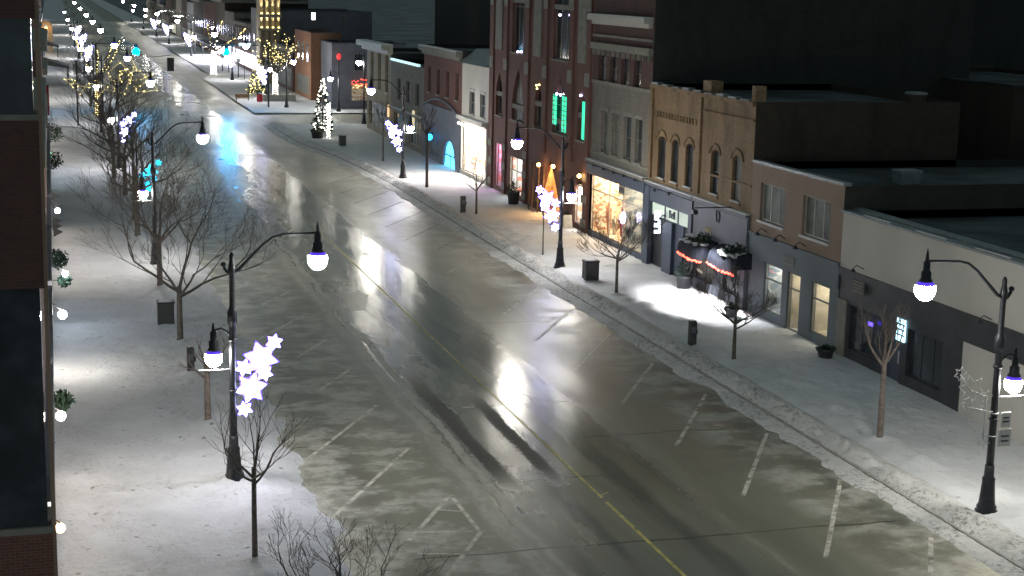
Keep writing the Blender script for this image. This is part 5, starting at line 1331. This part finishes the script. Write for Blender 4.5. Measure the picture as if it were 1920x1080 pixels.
# ================================================================== the far intersection
def signal(px, py, z, label, mat='signal_blue', pole=None, r=.24):
    d = ray(px, py); t = (z-CAMH)/d[2]; p = CAM+t*d
    root = thing('traffic_signal', label, 'traffic signal', (p[0], p[1], 0), 'traffic signals at the side street')
    hs = MB().box(p[0]-.22, p[0]+.22, p[1]+.05, p[1]+.3, z-.35, z+.95).build('signal_housing', M['bin'], root)
    MB().lathe([(r, 0), (r, .05), (r*.5, .12)], 12, (0, 0, 0)).build('tmp', M[mat])
    o = bpy.data.objects['tmp']; o.name = 'signal_lens'; o.parent = hs
    me = o.data; me.transform(Matrix.Translation(Vector((p[0], p[1]+.05, z))-Vector((p[0], p[1], 0))) @ Matrix.Rotation(R(90), 4, 'X'))
    if pole:
        px_, pz = pole; x1 = p[0]+px_
        b = MB().tube([(x1, p[1]+.18, 0), (x1, p[1]+.18, z+1.0)], [.12, .08], 7)
        if abs(px_) > .3: b.tube([(x1, p[1]+.18, z+.9), (p[0], p[1]+.18, z+.9)], .05, 6)
        b.build('signal_pole', M['iron'], root)
    return p
signal(255, 97, 6.7, 'green-blue traffic signal hanging over the left lane', pole=(-4.6, 0), r=.40)
signal(425, 99, 6.7, 'green-blue traffic signal beside the tall lit tree', pole=(5.0, 0), r=.40)
p = AY(320, 110, 213); root = thing('traffic_signal', 'dark traffic signal seen from behind, hanging over the road', 'traffic signal', (p[0], 213, 0), 'traffic signals at the side street')
x_, z_ = AY(320, 121, 170)
root.location = (x_, 170, 0)
MB().box(x_-.36, x_+.36, 170, 170.3, z_-.70, z_+.70).build('signal_housing', M['bin'], root)
MB().tube([(x_-9.5, 170.1, z_+.1), (x_, 170.1, z_+.95)], .035, 5).build('mast_arm', M['metal_strip'], root)
MB().tube([(x_-9.5, 170.1, 0), (x_-9.5, 170.1, z_+.3)], .1, 7).build('signal_pole', M['iron'], root)
rs = AY(635, 106, 195.6); rt = thing('stop_light', 'small red light on the side-street wall', 'light', (rs[0], 195.6, rs[1]))
MB().blob((rs[0], 195.5, rs[1]), .28, 7, 1.5).build('lamp_globe', glow('dull_red_light', (.9, .05, .05), .9, False), rt); MB().tube([(rs[0], 195.5, rs[1]-.4), (rs[0], 195.5, rs[1]-2.4)], .05, 5).build('bracket', M['iron'], rt)
# bright forecourt far on the right
fx0, _ = AY(318, 80, 300); fc = thing('forecourt', 'dazzling white-lit forecourt canopy far up the street on the right', 'canopy', (27, 300, 0))
MB().box(27.5, 32.0, 292, 330, 3.4, 3.8).build('canopy_roof', M['grey_shop'], fc)
MB().box(28.0, 31.6, 293, 329, 3.28, 3.38).build('canopy_light', M['far_glow'], fc)
b = MB()
for q_ in (294, 311, 328): b.tube([(28.0, q_, 0), (28.0, q_, 3.4)], .12, 6)
b.build('canopy_post', M['iron'], fc)
MB().box(XF-.4, XF-.3, 262, 292, 1.0, 3.2).build('lit_window', glow('bright_shop_front', (.9, .88, 1.0), 3.0), fc)
q = AY(458, 84, 250); cs = thing('shop_sign', 'cyan lit shop sign behind the tall lit tree', 'sign', (q[0], 250, q[1]))
MB().box(q[0]-.8, q[0]+1.0, 250, 250.1, q[1]-.18, q[1]+.25).build('sign_panel', M['screen'], cs); MB().tube([(q[0], 250.05, q[1]-.2), (q[0], 250.05, 0)], .05, 5).build('sign_post', M['iron'], cs)

# ================================================================== street furniture
def box_bin(px, py, w_, d_, h_, label, name='litter_bin', cat='litter bin'):
    x, y, _ = G(px, py); x += 0; y += d_/2
    root = thing(name, label, cat, (x, y, .15))
    b = MB().box(x-w_/2, x+w_/2, y-d_/2, y+d_/2, .18, h_-.08)
    for k in range(4): b.box(x-w_/2+.03+k*(w_-.06)/4+.02, x-w_/2+.03+(k+1)*(w_-.06)/4-.02, y-d_/2-.02, y-d_/2-.001, .26, h_-.2)
    b.build('bin_body', M['bin'], root)
    l = MB().box(x-w_/2-.03, x+w_/2+.03, y-d_/2-.03, y+d_/2+.03, h_-.078, h_).build('lid', M['iron'], root)
    MB().blob((x, y, h_), w_*.45, 7, .18).build('snow_cap', M['snow_clean'], l)
    return root
box_bin(1110, 532, .74, .6, 1.22, 'square dark litter bin on the right sidewalk, left of a young tree')
box_bin(643, 277, .62, .6, 1.15, 'dark box bin beside the decorated fir on the pavement')
box_bin(312, 618, .72, .6, 1.25, 'dark grey cabinet left of the large spreading tree')
def pay_post(px, py, h_, w_, label):
    x, y, _ = G(px, py); root = thing('pay_post', label, 'post', (x, y, .15), 'dark posts on the sidewalks')
    MB().prism([(x-w_/2, y-.14, .1), (x+w_/2, y-.14, .1), (x+w_/2, y-.14, h_-.12), (x+w_/2-.06, y-.14, h_), (x-w_/2, y-.14, h_-.04)], (0, .28, 0)).build('post_body', M['bin'], root)
    MB().box(x-w_/2+.04, x+w_/2-.04, y-.165, y-.142, h_-.55, h_-.30).build('display_panel', M['grey_shop'], root)
    MB().box(x+w_/2+.001, x+w_/2+.06, y-.08, y+.08, h_-.62, h_-.42).build('coin_box', M['iron'], root)
    MB().blob((x, y, h_-.02), w_*.5, 6, .25).build('snow_cap', M['snow_clean'], root)
pay_post(1297, 655, 1.32, .30, 'dark pay post in front of the bright snow patch')
pay_post(868, 402, 1.30, .32, 'dark pay post left of the small tree near the lit white shop')
pay_post(358, 710, 1.32, .28, 'dark pay post on the left sidewalk near the first footway globe')
def planter(x, y, r, h_, label, top='fir', hh=1.0):
    root = thing('planter', label, 'planter', (x, y, .15)); rnd = random.Random(int(x*100+y))
    MB().lathe([(r*.8, .12), (r, h_), (r*1.06, h_+.02), (r*1.06, h_+.08), (r*.9, h_+.08)], 12, (x, y, 0)).build('pot', M['planter'], root)
    b = MB()
    for k in range(150):
        a = rnd.uniform(0, 6.28); rr = rnd.uniform(0, r*1.15); zz = h_+rnd.uniform(0, hh)*(1.2-rr/r*.7)
        c = Vector((x+rr*math.cos(a), y+rr*math.sin(a), zz)); u = Vector((math.cos(a)*.6, math.sin(a)*.6, rnd.uniform(.2, 1))).normalized()*.16; v_ = u.orthogonal().normalized()*.04
        b.poly([tuple(c-u*.6), tuple(c+v_), tuple(c+u), tuple(c-v_)])
    b.build('greenery', M['evergreen'], root)
    return root
x_, y_, _ = G(970, 386); planter(x_-.3, y_, .45, .95, 'tall dark planter with evergreen beside the red brick hall', hh=.9)
x_, y_, _ = G(1285, 545); planter(x_-.1, y_, .42, .7, 'planter with bushy greenery under the left snowy awning', hh=.9)
x_, y_, _ = G(1378, 600); planter(x_-.2, y_, .30, .45, 'planter with greenery under the right snowy awning', hh=.35)
x_, y_, _ = G(1020, 400); planter(x_-.2, y_, .42, .7, 'pale snowy planter at the timber entrance', hh=.5)
x_, y_, _ = G(1070, 425); planter(x_, y_, .40, .6, 'planter right of the timber entrance', hh=.5)
x_, y_, _ = G(1555, 676); planter(x_-.2, y_, .35, .45, 'low planter by the pale panel of the beige building', hh=.2)
x_, y_, _ = G(595, 262); planter(x_, y_, .62, .75, 'dark planter at the foot of the decorated fir', hh=.5)
x_, y_, _ = G(513, 194); root = thing('raised_bed', 'low stone planting bed round the glowing tree', 'planter', (x_, y_, 0))
MB().box(27.67-1.6, 27.67+2.4, 203.9, 204.2, 0, 1.0).box(27.67-1.6, 27.67-1.3, 204.2, 207.6, 0, 1.0).box(27.67+2.1, 27.67+2.4, 204.2, 207.6, 0, 1.0).build('bed_wall', M['stone'], root)
# low walls / snow covered bench pieces left of the bed
for (px_, py_, lb) in ((455, 191, 'dark low bench left of the planting bed'), (487, 193, 'dark red litter barrel beside the planting bed')):
    x_, y_, _ = G(px_, py_); root = thing('bench' if 'bench' in lb else 'barrel', lb, 'bench' if 'bench' in lb else 'barrel', (x_, y_, 0))
    if 'bench' in lb:
        MB().box(x_-.9, x_+.9, y_, y_+.45, .42, .50).build('seat', M['wood'], root); MB().box(x_-.9, x_+.9, y_+.42, y_+.47, .52, .95).build('backrest', M['wood'], root)
        for s_ in (-.75, .75): MB().box(x_+s_-.04, x_+s_+.04, y_+.05, y_+.4, 0, .42).build('leg', M['iron'], root)
    else:
        MB().lathe([(.32, 0), (.40, .5), (.32, 1.1)], 10, (x_, y_, 0)).build('barrel_body', M['red_cloth'], root); MB().lathe([(.34, 1.102), (.3, 1.2), (.1, 1.25)], 10, (x_, y_, 0)).build('lid', M['iron'], root)
# low lit bench glimpsed by the third right lamp, sandwich board, parking sign
x_, y_, _ = G(1063, 432); root = thing('sandwich_board', 'small pale sandwich board by the timber entrance', 'sign', (x_, y_, .15))
MB().prism([(x_-.3, y_-.25, .15), (x_+.3, y_-.25, .15), (x_+.3, y_-.02, 1.0), (x_-.3, y_-.02, 1.0)], (0, .03, 0)).build('front_board', M['cream'], root)
MB().prism([(x_-.3, y_+.25, .15), (x_+.3, y_+.25, .15), (x_+.3, y_+.03, 1.0), (x_-.3, y_+.03, 1.0)], (0, .03, 0)).build('back_board', M['cream'], root)
sx, sz1 = AY(1878, 780, 39.7)
root = thing('parking_sign', 'two small pale plates strapped to the right-hand lamp pole', 'sign', (RX+.3, 39.75, 2.5))
MB().box(RX+.14, RX+.46, 39.72, 39.75, 2.85, 3.30).build('upper_plate', M['white_metal'], root)
MB().box(RX+.10, RX+.52, 39.72, 39.75, 2.25, 2.78).build('lower_plate', M['white_metal'], root)
b = MB(); b.box(RX+.2, RX+.4, 39.70, 39.715, 3.0, 3.05).box(RX+.2, RX+.4, 39.70, 39.715, 3.12, 3.17).box(RX+.18, RX+.44, 39.70, 39.715, 2.4, 2.45).box(RX+.18, RX+.44, 39.70, 39.715, 2.55, 2.60)
b.build('sign_marks', M['ink'], root)
for z_ in (2.4, 3.1): MB().lathe([(.13, 0), (.13, .03)], 10, (RX, 39.9, z_+.14)).build('strap', M['white_metal'], root)
# slim pole that carries the cyan stars
cp = thing('slim_pole', 'slim dark pole behind the second left lamp carrying the cyan stars', 'pole', (4.75, 97.05, .1))
MB().tube([(4.75, 97.08, .1), (4.75, 97.08, 5.2)], .05, 6).build('pole_shaft', M['iron'], cp); MB().blob((4.75, 97.08, 5.25), .08, 6).build('finial', M['iron'], cp)
# far signal posts
for k, (px_, py_) in enumerate(((417, 135), (429, 138), (447, 147))):
    x_, y_, _ = G(px_, py_); r_ = thing('sign_post', '%s of three thin posts right of the tall lit tree' % ('left', 'middle', 'right')[k], 'post', (x_, y_, 0), 'thin posts past the side street')
    MB().tube([(x_, y_, 0), (x_, y_, 3.2)], .09, 6).build('post_shaft', M['iron'], r_); MB().box(x_-.3, x_+.3, y_-.12, y_-.095, 2.5, 3.1).build('plate', M['metal_strip'], r_)
print('objects', len(bpy.data.objects))
# roof-top details behind the fronts: hatches, ducts, chimneys, wires
for k, (x_, y_, z_, w_, d_, hh_, lb) in enumerate(((37, 63.5, 7.2, 1.0, .8, .35, 'square roof hatch on the beige building'), (41, 70, 10.1, .7, .7, .5, 'low brick chimney stub at the back of the yellow-brown brick roof'),
        (44, 52, 6.1, 1.6, .9, .5, 'long low duct box on the white-walled building'), (50, 46, 6.1, .9, .9, .9, 'tall square fan box on the white-walled building'),
        (47, 64, 7.2, .6, .6, .8, 'narrow chimney at the rear of the beige roof'), (38, 44.5, 6.1, 1.0, 1.0, .7, 'small square vent box near the front of the white-walled roof'))):
    t_ = thing('roof_unit', lb, 'vent', (x_, y_, z_))
    MB().box(x_-w_/2, x_+w_/2, y_-d_/2, y_+d_/2, z_-.3, z_+hh_).build('casing', M['metal_strip' if k % 2 == 0 else 'brown_wall'], t_)
    MB().box(x_-w_/2-.05, x_+w_/2+.05, y_-d_/2-.05, y_+d_/2+.05, z_+hh_+.002, z_+hh_+.12).build('snow_cap', M['metal_strip'], t_)
